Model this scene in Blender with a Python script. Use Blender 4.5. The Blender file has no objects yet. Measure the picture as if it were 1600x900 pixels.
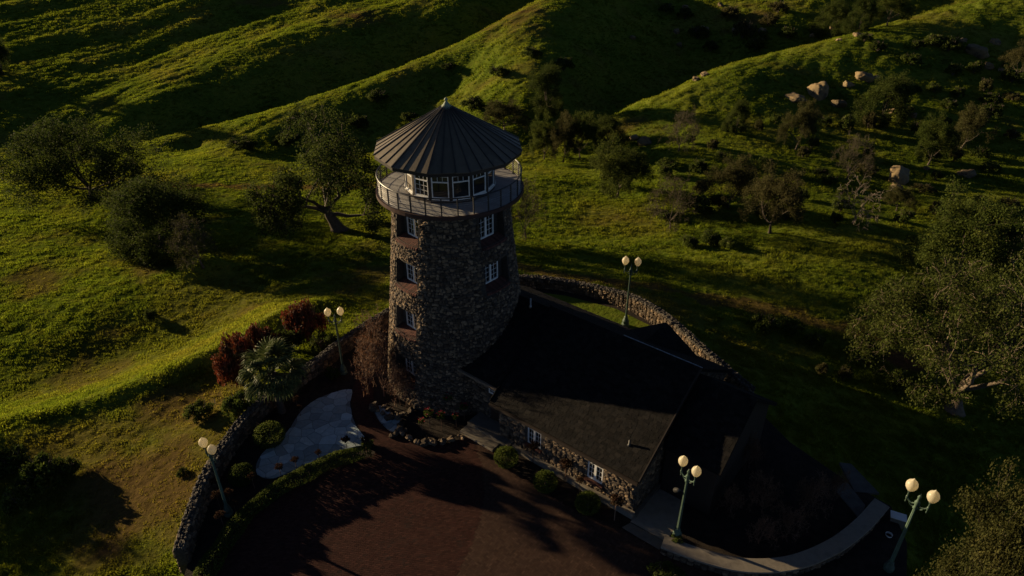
import bpy, math, random
import numpy as np
from mathutils import Matrix, Vector, Euler

rnd = random.Random(11)
nr = np.random.default_rng(5)
S = bpy.context.scene
COL = S.collection
PI = math.pi

# ------------------------------------------------------------------ camera
CAM_H = 26.6
CAM_PITCH = math.radians(31.0)
cam = bpy.data.cameras.new("camera")
cam_o = bpy.data.objects.new("camera", cam)
COL.objects.link(cam_o)
cam.sensor_width = 36.0
cam.lens = 24.0
cam.clip_start = 0.5
cam.clip_end = 6000
cam_o.location = (0, 0, CAM_H)
cam_o.rotation_euler = (PI / 2 - CAM_PITCH, 0, 0)
S.camera = cam_o
S.render.resolution_x, S.render.resolution_y = 1024, 576

# ------------------------------------------------------------------ sun, sky, exposure
SUN_AZ = math.radians(153.5)      # measured from +X towards +Y
SUN_EL = math.radians(9.8)
SUN_DIR = Vector((math.cos(SUN_AZ) * math.cos(SUN_EL), math.sin(SUN_AZ) * math.cos(SUN_EL), math.sin(SUN_EL)))
sun = bpy.data.lights.new("sun", 'SUN')
sun.energy = 5.0
sun.angle = math.radians(0.55)
sun.color = (1.0, 0.76, 0.44)
sun_o = bpy.data.objects.new("sun", sun)
COL.objects.link(sun_o)
sun_o.location = (-60, 60, 60)
sun_o.rotation_euler = SUN_DIR.to_track_quat('Z', 'Y').to_euler()

W = bpy.data.worlds.new("World")
S.world = W
W.use_nodes = True
wn = W.node_tree
sky = wn.nodes.new('ShaderNodeTexSky')
sky.sky_type = 'NISHITA'
sky.sun_disc = False
sky.sun_elevation = SUN_EL
sky.sun_rotation = PI / 2 - SUN_AZ
sky.air_density = 0.25
sky.dust_density = 0.1
wn.links.new(sky.outputs[0], wn.nodes['Background'].inputs[0])
wn.nodes['Background'].inputs[1].default_value = 0.05
S.view_settings.view_transform = 'Standard'
S.view_settings.look = 'None'
S.view_settings.exposure = 0.75
S.view_settings.gamma = 1.0
S.cycles.max_bounces = 6
S.cycles.transparent_max_bounces = 6

# ------------------------------------------------------------------ image-to-place helpers (used once, to find real positions)
cP, sP = math.cos(CAM_PITCH), math.sin(CAM_PITCH)
FOC = 24.0 / 36.0 * 1600


def ray(px, py):
    a, b = (px - 800) / FOC, (450 - py) / FOC
    return np.array([a, cP + b * sP, -sP + b * cP])


def at_z(px, py, z=0.0):
    d = ray(px, py)
    t = (z - CAM_H) / d[2]
    return np.array([d[0] * t, d[1] * t, z])


def at_y(px, py, y):
    d = ray(px, py)
    t = y / d[1]
    return np.array([d[0] * t, y, CAM_H + d[2] * t])


# ------------------------------------------------------------------ object helpers
def tag(o, label=None, cat=None, group=None, kind=None):
    if label: o['label'] = label
    if cat: o['category'] = cat
    if group: o['group'] = group
    if kind: o['kind'] = kind
    return o


def thing(name, label, cat, loc=(0, 0, 0), rz=0.0, group=None, scale=1.0):
    o = bpy.data.objects.new(name, None)
    COL.objects.link(o)
    o.location = loc
    o.rotation_euler = (0, 0, rz)
    o.scale = (scale,) * 3
    o.empty_display_size = 0.2
    return tag(o, label, cat, group)


def link(name, me, parent=None, mtx=None):
    o = bpy.data.objects.new(name, me)
    COL.objects.link(o)
    if parent is not None:
        o.parent = parent
    if mtx is not None:
        o.matrix_basis = mtx
    return o


def copy_tree(o, parent=None):
    c = o.copy()
    COL.objects.link(c)
    if parent is not None:
        c.parent = parent
    for ch in list(o.children):
        copy_tree(ch, c)
    return c


def np_mesh(name, v, faces, mat=None, tint=None, smooth=False):
    """v (N,3); faces: list of int arrays (M,k), k constant in each array."""
    me = bpy.data.meshes.new(name)
    v = np.asarray(v, dtype=np.float32)
    faces = [np.asarray(f, dtype=np.int32) for f in faces if len(f)]
    nl = sum(f.size for f in faces)
    nf = sum(len(f) for f in faces)
    me.vertices.add(len(v))
    me.vertices.foreach_set('co', v.ravel())
    me.loops.add(nl)
    me.loops.foreach_set('vertex_index', np.concatenate([f.ravel() for f in faces]))
    me.polygons.add(nf)
    tot = np.concatenate([np.full(len(f), f.shape[1], dtype=np.int32) for f in faces])
    st = np.concatenate([[0], np.cumsum(tot)[:-1]]).astype(np.int32)
    me.polygons.foreach_set('loop_start', st)
    me.polygons.foreach_set('loop_total', tot)
    me.polygons.foreach_set('use_smooth', np.full(nf, bool(smooth)))
    me.update(calc_edges=True)
    if tint is not None:
        a = me.attributes.new('tint', 'FLOAT', 'FACE')
        a.data.foreach_set('value', np.asarray(tint, dtype=np.float32))
    if mat: me.materials.append(mat)
    return me


class MB:
    def __init__(s):
        s.v, s.f, s.t = [], [], []

    def add(s, vs, fs, m=None, t=None):
        b = len(s.v)
        if m is not None:
            vs = [m @ Vector(p) for p in vs]
        s.v += [tuple(p) for p in vs]
        s.f += [tuple(b + i for i in f) for f in fs]
        tt = rnd.random() if t is None else t
        s.t += [tt] * len(fs)

    def box(s, x0, x1, y0, y1, z0, z1, m=None, t=None):
        s.add([(x0, y0, z0), (x1, y0, z0), (x1, y1, z0), (x0, y1, z0), (x0, y0, z1), (x1, y0, z1), (x1, y1, z1), (x0, y1, z1)],
              [(3, 2, 1, 0), (4, 5, 6, 7), (0, 1, 5, 4), (1, 2, 6, 5), (2, 3, 7, 6), (3, 0, 4, 7)], m, t)

    def tube(s, pts, rads, n=6, m=None, cap=True):
        pts = [Vector(p) for p in pts]
        vs, fs = [], []
        for i, p in enumerate(pts):
            d = (pts[min(i + 1, len(pts) - 1)] - pts[max(i - 1, 0)])
            if d.length < 1e-9: d = Vector((0, 0, 1))
            d.normalize()
            up = Vector((0, 0, 1)) if abs(d.z) < .9 else Vector((1, 0, 0))
            a = d.cross(up).normalized(); b = d.cross(a).normalized()
            for k in range(n):
                an = 2 * PI * k / n
                vs.append(p + (a * math.cos(an) + b * math.sin(an)) * rads[i])
        for i in range(len(pts) - 1):
            for k in range(n):
                fs.append((i * n + k, i * n + (k + 1) % n, (i + 1) * n + (k + 1) % n, (i + 1) * n + k))
        if cap:
            fs.append(tuple(range(n)))
            fs.append(tuple((len(pts) - 1) * n + k for k in reversed(range(n))))
        s.add(vs, fs, m)

    def ring(s, R, z, r, n=72, k=5, a0=0.0, a1=2 * PI):
        full = abs(a1 - a0 - 2 * PI) < 1e-6
        vs, fs = [], []
        cnt = n if full else n + 1
        for i in range(cnt):
            a = a0 + (a1 - a0) * i / n
            for j in range(k):
                b = 2 * PI * j / k
                rr = R + r * math.cos(b)
                vs.append((rr * math.cos(a), rr * math.sin(a), z + r * math.sin(b)))
        for i in range(n):
            i2 = (i + 1) % cnt
            for j in range(k):
                fs.append((i * k + j, i2 * k + j, i2 * k + (j + 1) % k, i * k + (j + 1) % k))
        s.add(vs, fs)

    def lathe(s, prof, n=12, m=None, c=(0, 0)):
        vs, fs = [], []
        for r, z in prof:
            for k in range(n):
                a = 2 * PI * k / n
                vs.append((c[0] + r * math.cos(a), c[1] + r * math.sin(a), z))
        for i in range(len(prof) - 1):
            for k in range(n):
                fs.append((i * n + k, i * n + (k + 1) % n, (i + 1) * n + (k + 1) % n, (i + 1) * n + k))
        fs.append(tuple(reversed(range(n))))
        fs.append(tuple((len(prof) - 1) * n + k for k in range(n)))
        s.add(vs, fs, m)

    def prism(s, poly, z0, z1, m=None, t=None):
        n = len(poly)
        ar = sum(poly[i][0] * poly[(i + 1) % n][1] - poly[(i + 1) % n][0] * poly[i][1] for i in range(n))
        if ar < 0: poly = poly[::-1]
        vs = [(p[0], p[1], z0) for p in poly] + [(p[0], p[1], z1) for p in poly]
        fs = [tuple(reversed(range(n))), tuple(range(n, 2 * n))] + [(i, (i + 1) % n, n + (i + 1) % n, n + i) for i in range(n)]
        s.add(vs, fs, m, t)

    def slab(s, quad, th, m=None, t=None):
        """quad of 3-D points, given thickness downwards along its normal."""
        q = [Vector(p) for p in quad]
        nn = (q[1] - q[0]).cross(q[-1] - q[0]).normalized()
        if nn.z < 0:
            q = q[::-1]; nn = -nn
        n = len(q)
        vs = q + [p - nn * th for p in q]
        fs = [tuple(range(n)), tuple(reversed(range(n, 2 * n)))] + [(i, n + i, n + (i + 1) % n, (i + 1) % n) for i in range(n)]
        s.add(vs, fs, m, t)

    def mesh(s, name, mat, smooth=False):
        me = bpy.data.meshes.new(name)
        me.from_pydata(s.v, [], s.f)
        a = me.attributes.new('tint', 'FLOAT', 'FACE')
        a.data.foreach_set('value', s.t)
        if smooth:
            for p in me.polygons: p.use_smooth = True
        me.materials.append(mat)
        me.update()
        return me

    def build(s, name, mat, parent=None, smooth=False, mtx=None):
        return link(name, s.mesh(name, mat, smooth), parent, mtx)


# ------------------------------------------------------------------ materials
def N(nt, typ, **kw):
    n = nt.nodes.new(typ)
    for k, v in kw.items():
        setattr(n, k, v)
    return n


def ramp(nt, stops, interp='LINEAR'):
    r = nt.nodes.new('ShaderNodeValToRGB')
    r.color_ramp.interpolation = interp
    e = r.color_ramp.elements
    while len(e) < len(stops): e.new(0.5)
    for el, (p, c) in zip(e, stops):
        el.position = p
        el.color = (c[0], c[1], c[2], 1)
    return r


def mat(name, cols, rough=0.8, nscale=6.0, mix=0.6, bump=0.0, bscale=None, spec=0.3, metal=0.0, trans=0.0, rand=0.35,
        coord='Object', stretch=None, detail=5.0):
    """cols: list of colours picked per piece (object random + 'tint' attribute) and blended with noise."""
    m = bpy.data.materials.new(name)
    m.use_nodes = True
    nt = m.node_tree
    b = nt.nodes['Principled BSDF']
    tc = N(nt, 'ShaderNodeTexCoord')
    src = tc.outputs[coord] if coord in tc.outputs else None
    if coord == 'World':
        g = N(nt, 'ShaderNodeNewGeometry'); src = g.outputs['Position']
    if stretch:
        mp = N(nt, 'ShaderNodeMapping'); mp.inputs['Scale'].default_value = stretch
        nt.links.new(src, mp.inputs[0]); src = mp.outputs[0]
    oi = N(nt, 'ShaderNodeObjectInfo')
    at = N(nt, 'ShaderNodeAttribute', attribute_name='tint')
    ad = N(nt, 'ShaderNodeMath', operation='ADD')
    nt.links.new(oi.outputs['Random'], ad.inputs[0]); nt.links.new(at.outputs['Fac'], ad.inputs[1])
    fr = N(nt, 'ShaderNodeMath', operation='FRACT'); nt.links.new(ad.outputs[0], fr.inputs[0])
    no = N(nt, 'ShaderNodeTexNoise'); no.inputs['Scale'].default_value = nscale; no.inputs['Detail'].default_value = detail
    nt.links.new(src, no.inputs['Vector'])
    lerp = N(nt, 'ShaderNodeMix'); lerp.inputs[0].default_value = mix
    nt.links.new(fr.outputs[0], lerp.inputs[2])
    st = N(nt, 'ShaderNodeMapRange'); st.inputs[1].default_value = 0.28; st.inputs[2].default_value = 0.72
    nt.links.new(no.outputs['Fac'], st.inputs[0]); nt.links.new(st.outputs[0], lerp.inputs[3])
    n = len(cols)
    rp = ramp(nt, [((i + .5) / n if n > 1 else .5, c) for i, c in enumerate(cols)])
    nt.links.new(lerp.outputs[0], rp.inputs[0])
    hs = N(nt, 'ShaderNodeHueSaturation')
    vr = N(nt, 'ShaderNodeMapRange'); vr.inputs[3].default_value = 1 - rand; vr.inputs[4].default_value = 1 + rand
    m7 = N(nt, 'ShaderNodeMath', operation='MULTIPLY'); m7.inputs[1].default_value = 7.31
    f7 = N(nt, 'ShaderNodeMath', operation='FRACT')
    nt.links.new(fr.outputs[0], m7.inputs[0]); nt.links.new(m7.outputs[0], f7.inputs[0]); nt.links.new(f7.outputs[0], vr.inputs[0])
    nt.links.new(vr.outputs[0], hs.inputs['Value']); nt.links.new(rp.outputs[0], hs.inputs['Color'])
    nt.links.new(hs.outputs[0], b.inputs['Base Color'])
    b.inputs['Roughness'].default_value = rough
    b.inputs['Specular IOR Level'].default_value = spec
    b.inputs['Metallic'].default_value = metal
    if bump > 0:
        n2 = N(nt, 'ShaderNodeTexNoise'); n2.inputs['Scale'].default_value = bscale or nscale * 4; n2.inputs['Detail'].default_value = 6
        nt.links.new(src, n2.inputs['Vector'])
        bp = N(nt, 'ShaderNodeBump'); bp.inputs['Strength'].default_value = bump; bp.inputs['Distance'].default_value = 0.05
        nt.links.new(n2.outputs['Fac'], bp.inputs['Height']); nt.links.new(bp.outputs[0], b.inputs['Normal'])
    if trans > 0:
        tr = N(nt, 'ShaderNodeBsdfTranslucent'); nt.links.new(hs.outputs[0], tr.inputs[0])
        mx = N(nt, 'ShaderNodeMixShader'); mx.inputs[0].default_value = trans
        out = nt.nodes['Material Output']
        nt.links.new(b.outputs[0], mx.inputs[1]); nt.links.new(tr.outputs[0], mx.inputs[2]); nt.links.new(mx.outputs[0], out.inputs[0])
    return m


M = {}
M['stone'] = mat('rubble_stone', [(.034, .025, .019), (.115, .080, .050), (.06, .05, .042), (.27, .19, .115), (.09, .058, .038)], .85, 7, .35, .5, 30)
M['mortar'] = mat('mortar', [(.05, .043, .036), (.085, .072, .06)], .95, 9, .8, .5, 40)
M['capstone'] = mat('cap_stone', [(.04, .036, .032), (.09, .077, .062), (.06, .054, .047), (.13, .108, .085)], .85, 7, .4, .5, 30)
M['rock'] = mat('granite_boulder', [(.12, .088, .052), (.245, .175, .088), (.18, .135, .076), (.08, .062, .042)], .9, 1.6, .8, .6, 7)
M['brick'] = mat('red_brick', [(.056, .021, .016), (.046, .019, .015), (.066, .027, .020), (.038, .020, .017)], .85, 1.3, .45, .2, 40, spec=.1, rand=.22)
M['paver'] = mat('tan_paver', [(.070, .039, .027), (.058, .034, .025), (.082, .048, .033)], .85, 1.3, .45, .2, 40, spec=.1, rand=.22)
M['joint'] = mat('paver_joint_sand', [(.030, .018, .014), (.042, .025, .019)], .95, 3, .9, .3, 40, spec=.03)
M['sill'] = mat('brick_sill', [(.10, .041, .031), (.128, .051, .037), (.082, .036, .028)], .85, 8, .3, .4, 40)
M['flag'] = mat('flagstone', [(.26, .345, .385), (.36, .44, .465), (.31, .375, .39), (.42, .49, .50)], .75, 2.2, .65, .35, 14, spec=.4)
M['flagjoint'] = mat('flagstone_joint', [(.12, .135, .14), (.16, .17, .17)], .95, 5, .8)
M['concrete'] = mat('concrete', [(.19, .165, .13), (.23, .20, .16), (.16, .138, .112)], .85, 1.8, .7, .25, 40)
M['oldconcrete'] = mat('weathered_concrete', [(.07, .066, .06), (.10, .094, .085)], .9, 2.5, .7, .3, 30)
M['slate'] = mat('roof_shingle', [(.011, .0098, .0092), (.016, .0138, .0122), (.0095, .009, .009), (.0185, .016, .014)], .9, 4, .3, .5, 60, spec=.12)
M['metalroof'] = mat('standing_seam_metal', [(.125, .103, .075), (.155, .128, .092), (.10, .083, .063)], .55, 3, .5, .12, 12, spec=.35, metal=.25, stretch=(1, 1, .35), rand=.15)
M['seam'] = mat('roof_seam', [(.03, .028, .027), (.045, .04, .038)], .5, 3, .5, spec=.5)
M['copper'] = mat('verdigris_copper', [(.16, .20, .14), (.22, .26, .18)], .6, 9, .6)
M['deck'] = mat('deck_board', [(.31, .30, .29), (.36, .35, .34), (.28, .27, .265)], .7, 2.0, .3, .25, 30, spec=.35, rand=.1)
M['darktrim'] = mat('dark_trim_paint', [(.028, .020, .016), (.038, .028, .022)], .6, 4, .5)
M['redtrim'] = mat('rust_red_fascia', [(.085, .04, .03), (.06, .03, .024)], .6, 4, .5)
M['rail'] = mat('black_steel', [(.02, .02, .02), (.03, .028, .027)], .45, 8, .5, spec=.5)
M['cable'] = mat('steel_cable', [(.35, .33, .30)], .4, 8, .5, spec=.5, metal=.6)
M['white'] = mat('white_paint', [(.70, .69, .66), (.78, .77, .74)], .5, 4, .6, rand=.05)
M['glass'] = mat('window_glass', [(.012, .014, .016), (.02, .022, .024)], .06, 2, .5, spec=.6, rand=.2)
M['lit_tan'] = mat('sunlit_tan', [(.11, .092, .07), (.14, .118, .09)], .7, 2, .5)  # tan of blinds with the sun on them put into the colour
M['soil'] = mat('dark_bed_soil', [(.018, .012, .009), (.035, .024, .017)], .95, 2.5, .9, .6, 20)
M['wood'] = mat('dark_door_wood', [(.05, .03, .02), (.07, .042, .028)], .6, 3, .5, stretch=(6, 6, .6))
M['green_iron'] = mat('green_painted_iron', [(.05, .085, .06), (.07, .11, .08)], .5, 6, .6, spec=.4)
M['fascia'] = mat('eave_fascia', [(.16, .12, .085), (.2, .15, .105)], .7, 4, .6)
M['bark'] = mat('oak_bark', [(.055, .042, .032), (.10, .078, .058), (.075, .06, .047)], .9, 5, .8, .6, 16)
M['midbark'] = mat('weathered_oak_bark', [(.11, .085, .06), (.16, .12, .082), (.075, .06, .045)], .9, 3, .8, .6, 12)
M['palebark'] = mat('pale_bark', [(.17, .135, .10), (.24, .19, .14), (.12, .10, .08)], .9, 3, .8, .6, 12)
M['leaf'] = mat('oak_leaf', [(.030, .046, .010), (.050, .070, .014), (.080, .096, .020)], .8, .5, .35, trans=.38, coord='World', spec=.06, rand=.3)
M['leaf2'] = mat('bright_oak_leaf', [(.040, .060, .012), (.066, .088, .016), (.098, .110, .022)], .8, .5, .35, trans=.42, coord='World', spec=.06, rand=.3)
M['leafb'] = mat('browning_leaf', [(.056, .056, .020), (.082, .072, .028), (.066, .076, .022)], .8, .5, .35, trans=.38, coord='World', spec=.06, rand=.3)
M['leafg'] = mat('olive_grey_leaf', [(.036, .052, .011), (.058, .074, .016), (.078, .088, .020)], .8, .5, .35, trans=.38, coord='World', spec=.06, rand=.3)
M['leafd'] = mat('dusty_oak_leaf', [(.030, .034, .010), (.050, .052, .015), (.072, .066, .020)], .8, .5, .35, trans=.3, coord='World', spec=.05, rand=.3)
M['shrub'] = mat('shrub_leaf', [(.042, .064, .012), (.074, .100, .018), (.115, .135, .026)], .7, .8, .35, trans=.35, coord='World', spec=.06, rand=.3)
M['redleaf'] = mat('red_leaf', [(.15, .030, .016), (.20, .045, .022), (.10, .034, .016), (.085, .06, .018)], .65, 2.0, .4, trans=.3, coord='World', spec=.3, rand=.3)
M['rustleaf'] = mat('rusty_twig_leaf', [(.13, .055, .028), (.17, .075, .035), (.09, .04, .022)], .75, 1.0, .35, trans=.3, coord='World', rand=.35)
M['roseleaf'] = mat('rose_leaf', [(.038, .020, .013), (.052, .026, .016), (.035, .027, .012)], .8, 2, .4, trans=.25, coord='World', spec=.05)
M['rose'] = mat('rose_flower', [(.36, .02, .035), (.28, .015, .03)], .6, 4, .5, trans=.2)
M['palm'] = mat('palm_leaf', [(.055, .075, .024), (.085, .108, .036), (.13, .135, .052)], .5, 2, .4, trans=.2, spec=.08, rand=.25)
M['twig'] = mat('reddish_twig', [(.13, .07, .045), (.20, .12, .075), (.085, .05, .035)], .8, 3, .5)
M['black'] = mat('black_plastic', [(.012, .012, .013)], .5)

# acorn lamp globes: frosted glass, unlit
gm = bpy.data.materials.new('frosted_globe'); gm.use_nodes = True
nt = gm.node_tree; pb = nt.nodes['Principled BSDF']
pb.inputs['Base Color'].default_value = (.80, .74, .58, 1); pb.inputs['Roughness'].default_value = .35
tl = N(nt, 'ShaderNodeBsdfTranslucent'); tl.inputs[0].default_value = (.85, .78, .58, 1)
mx = N(nt, 'ShaderNodeMixShader'); mx.inputs[0].default_value = .55
nt.links.new(pb.outputs[0], mx.inputs[1]); nt.links.new(tl.outputs[0], mx.inputs[2]); nt.links.new(mx.outputs[0], nt.nodes['Material Output'].inputs[0])
M['globe'] = gm

# ------------------------------------------------------------------ terrain shape
_perm = nr.permutation(512).astype(np.int64)
_grad = np.stack([np.cos(np.linspace(0, 2 * PI, 64, endpoint=False)), np.sin(np.linspace(0, 2 * PI, 64, endpoint=False))], 1)


def perlin(x, y, seed=0):
    xi, yi = np.floor(x).astype(np.int64), np.floor(y).astype(np.int64)
    xf, yf = x - xi, y - yi

    def g(ix, iy, dx, dy):
        h = _perm[(_perm[(ix + seed * 37) & 511] + iy) & 511] & 63
        return _grad[h, 0] * dx + _grad[h, 1] * dy
    u = xf * xf * xf * (xf * (xf * 6 - 15) + 10); v = yf * yf * yf * (yf * (yf * 6 - 15) + 10)
    a = g(xi, yi, xf, yf); b = g(xi + 1, yi, xf - 1, yf); c = g(xi, yi + 1, xf, yf - 1); d = g(xi + 1, yi + 1, xf - 1, yf - 1)
    return ((a + u * (b - a)) + v * ((c + u * (d - c)) - (a + u * (b - a)))) * 1.5


def smooth(a, b, x):
    t = np.clip((x - a) / (b - a), 0, 1)
    return t * t * (3 - 2 * t)


def gz(px, py, z): return at_z(px, py, z)


def gy(px, py, y): return at_y(px, py, y)


ctrl = [
    # just outside the left wall and the foreground slope below it
    gz(255, 890, -.9), gz(285, 765, -.9), gz(370, 645, -.8), gz(440, 590, -.8), gz(505, 530, -.8),
    gz(0, 890, -2.4), gz(100, 890, -1.9), gz(190, 890, -1.4), gz(100, 770, -2.0), gz(0, 770, -2.5), gz(200, 720, -1.7), gz(300, 660, -1.3),
    # bright bank crest
    gz(0, 655, -2.3), gz(80, 641, -2.1), gz(150, 623, -1.8), gz(250, 588, -1.4), gz(320, 556, -1.1), gz(400, 510, -.9), gz(455, 480, -.9),
    gz(90, 672, -2.10), gz(180, 650, -1.80), gz(260, 618, -1.55), gz(330, 588, -1.5), gz(390, 550, -1.4),
    # lower field beyond the bank
    gz(0, 632, -4.6), gz(80, 618, -4.4), gz(150, 602, -4.2), gz(240, 566, -3.9), gz(310, 538, -3.6), gz(385, 492, -3.3), gz(440, 462, -3.1),
    gz(100, 520, -4.5), gz(250, 480, -4.2), gz(450, 440, -3.2), gz(570, 440, -2.2), gz(575, 470, -1.6),
    gz(0, 420, -5.0), gz(200, 400, -4.8), gz(330, 430, -3.7), gz(560, 370, -3.2), gz(420, 390, -3.4), gz(0, 480, -4.8),
    gz(0, 325, -5.6), gz(120, 320, -5.5), gz(250, 285, -5.9), gz(430, 280, -6.0), gz(560, 300, -4.8), gz(300, 250, -6.4), gz(420, 255, -6.4), gz(520, 255, -6.3),
    gz(60, 280, -6.0),
    # foot of the far left hillside, gully
    gy(190, 238, 94), gy(0, 262, 88), gy(300, 228, 99),
    # spur in the middle: near face
    gy(500, 236, 96), gy(560, 195, 103), gy(640, 160, 110), gy(700, 130, 117), gy(950, 5, 146), gy(640, 220, 96), gy(760, 215, 93),
    gy(862, 92, 114), gy(905, 55, 127), gy(845, 150, 103), gy(955, 176, 103), gy(985, 140, 117), gy(1030, 95, 131), gy(870, 210, 95),
    # far left hillside: gentle above, a steeper shaded bank down to the gully
    gy(100, 215, 103), gy(250, 168, 110), gy(100, 150, 116), gy(0, 205, 101), gy(400, 122, 123), gy(250, 105, 129), gy(50, 90, 131), gy(600, 62, 141), gy(500, 88, 133),
    gy(400, 45, 147), gy(200, 25, 152), gy(0, 15, 154), gy(600, 5, 160), gy(720, 22, 152), gy(780, -8, 166), gy(300, -20, 166), gy(50, -30, 172),
    # second gully and the rocky slope behind it
    gy(1060, 70, 142), gy(1100, 100, 134), gy(1150, 30, 148), gy(1210, 55, 138), gy(1100, 0, 160), gy(1300, 15, 148), gy(1400, -15, 158),
    # right spur: near face
    gy(1280, 145, 100), gy(1100, 165, 95), gy(1500, 100, 107), gy(1600, 60, 114), gy(1400, 200, 89), gy(1200, 230, 82), gy(1050, 240, 80),
    gy(1600, 200, 89), gy(1420, 280, 75), gy(1600, 300, 71), gy(960, 250, 83),
    # meadow behind the house and the right slope
    gz(850, 285, -3.6), gz(960, 305, -3.6), gz(1200, 360, -2.3), gz(1050, 352, -2.9), gz(850, 400, -2.4), gz(1000, 420, -2.1), gz(1200, 430, -1.9),
    gz(1380, 400, -1.7), gz(1300, 520, -2.3), gz(1100, 480, -1.6), gz(1060, 500, -.8), gz(1150, 560, -1.2), gz(1300, 640, -2.0), gz(1480, 645, -2.8), gz(1600, 600, -3.6),
    gz(1600, 800, -4.0), gz(1500, 890, -3.2), gz(1460, 770, -2.6), gz(830, 430, -1.2), gz(920, 440, -1.0), gz(1000, 465, -.8), gz(1210, 600, -1.0),
]
# the two crest lines, each with the gully hidden behind it
for line, cnt in [([(215, 234, 97, 5, -.4), (300, 209, 101, 6, -1.6), (450, 162, 108, 8, -4.0), (600, 113, 118, 10, -4.8), (720, 66, 130, 11, -4.8), (830, 8, 146, 12, -4.6), (890, -30, 158, 12, -4.0)], 20),
                  ([(962, 188, 95, 8, -2.6), (1000, 165, 98, 10, -4.0), (1120, 107, 108, 12, -4.2), (1300, 61, 118, 13, -4.4), (1480, 12, 130, 14, -4.0), (1600, -22, 140, 14, -3.0)], 16)]:
    L = np.array(line, float)
    for px in np.linspace(L[0, 0], L[-1, 0], cnt):
        py, y, back, dz = [np.interp(px, L[:, 0], L[:, k]) for k in (1, 2, 3, 4)]
        p = at_y(px, py, y)
        ctrl.append(p)
        ctrl.append(np.array([p[0] * (1 + back / y) - 2, y + back, p[2] + dz]))
ctrl += [np.array(p, float) for p in [
    (-170, 60, -6), (-170, 130, 0), (-170, 220, 7), (-60, 260, 10), (60, 250, 12), (170, 220, 16), (180, 120, 8), (180, 50, -3), (120, 0, -6),
    (-110, 0, -5), (-60, -40, -4), (60, -40, -6), (0, -30, -1.5), (0, 6, -.4), (-20, 6, -1.5), (25, 6, -2.5), (-55, 20, -4), (-70, 40, -5.2), (55, 30, -4.5), (80, 60, -3)]]
ctrl = np.array(ctrl)


def _tps(d2): return 0.5 * d2 * np.log(d2 + 1e-9)


_cx = ctrl[:, :2] / 50.0
_n = len(ctrl)
_A = np.zeros((_n + 3, _n + 3))
_A[:_n, :_n] = _tps(((_cx[:, None] - _cx[None]) ** 2).sum(-1)) + np.eye(_n) * 4e-4
_A[:_n, _n] = 1; _A[:_n, _n + 1:] = _cx
_A[_n, :_n] = 1; _A[_n + 1:, :_n] = _cx.T
_w = np.linalg.solve(_A, np.concatenate([ctrl[:, 2], np.zeros(3)]))

# edge of the walled plateau (world metres)
WALL_L = [at_z(px, py, 0)[:2] for px, py in [(272, 925), (287, 880), (303, 825), (330, 757), (366, 698), (400, 656), (438, 623), (492, 583), (548, 541)]]
WALL_L += [np.array((-8.6, 39.6)), np.array((-6.0, 42.6))]
WALL_B = [np.array((-6.0, 42.6)), np.array((-3.0, 44.3))] + [at_z(px, py, 0)[:2] for px, py in [(815, 446), (868, 450), (920, 460), (985, 482), (1030, 508), (1062, 535), (1100, 570), (1145, 603), (1172, 622)]]
EDGE_R = [at_z(px, py, 0)[:2] for px, py in [(1240, 690), (1330, 752), (1400, 792), (1425, 850), (1425, 930)]]
KNOLL = np.array(WALL_L + WALL_B[1:] + EDGE_R + [np.array((16, 8)), np.array((10, 2)), np.array((-12, 2)), np.array((-16, 10))])


def poly_sd(x, y, P):
    """signed distance to polygon, positive inside"""
    d2 = np.full(x.shape, 1e18); ins = np.zeros(x.shape, bool)
    n = len(P)
    for i in range(n):
        a, b = P[i], P[(i + 1) % n]
        ex, ey = b - a
        L = ex * ex + ey * ey + 1e-12
        t = np.clip(((x - a[0]) * ex + (y - a[1]) * ey) / L, 0, 1)
        d2 = np.minimum(d2, (x - a[0] - t * ex) ** 2 + (y - a[1] - t * ey) ** 2)
        c = ((a[1] > y) != (b[1] > y))
        if abs(ey) > 1e-12:
            c &= x < ex * (y - a[1]) / ey + a[0]
            ins ^= c
    return np.sqrt(d2) * np.where(ins, 1, -1)


def line_dist(x, y, pts):
    d2 = np.full(x.shape, 1e18)
    for a, b in zip(pts[:-1], pts[1:]):
        ex, ey = b - a
        L = ex * ex + ey * ey + 1e-12
        t = np.clip(((x - a[0]) * ex + (y - a[1]) * ey) / L, 0, 1)
        d2 = np.minimum(d2, (x - a[0] - t * ex) ** 2 + (y - a[1] - t * ey) ** 2)
    return np.sqrt(d2)


def base_h(x, y):
    z = np.empty(x.shape)
    for i in range(0, x.size, 20000):
        xs, ys = x[i:i + 20000] / 50.0, y[i:i + 20000] / 50.0
        d2 = (xs[:, None] - _cx[None, :, 0]) ** 2 + (ys[:, None] - _cx[None, :, 1]) ** 2
        z[i:i + 20000] = _tps(d2) @ _w[:_n] + _w[_n] + _w[_n + 1] * xs + _w[_n + 2] * ys
    return z


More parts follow.
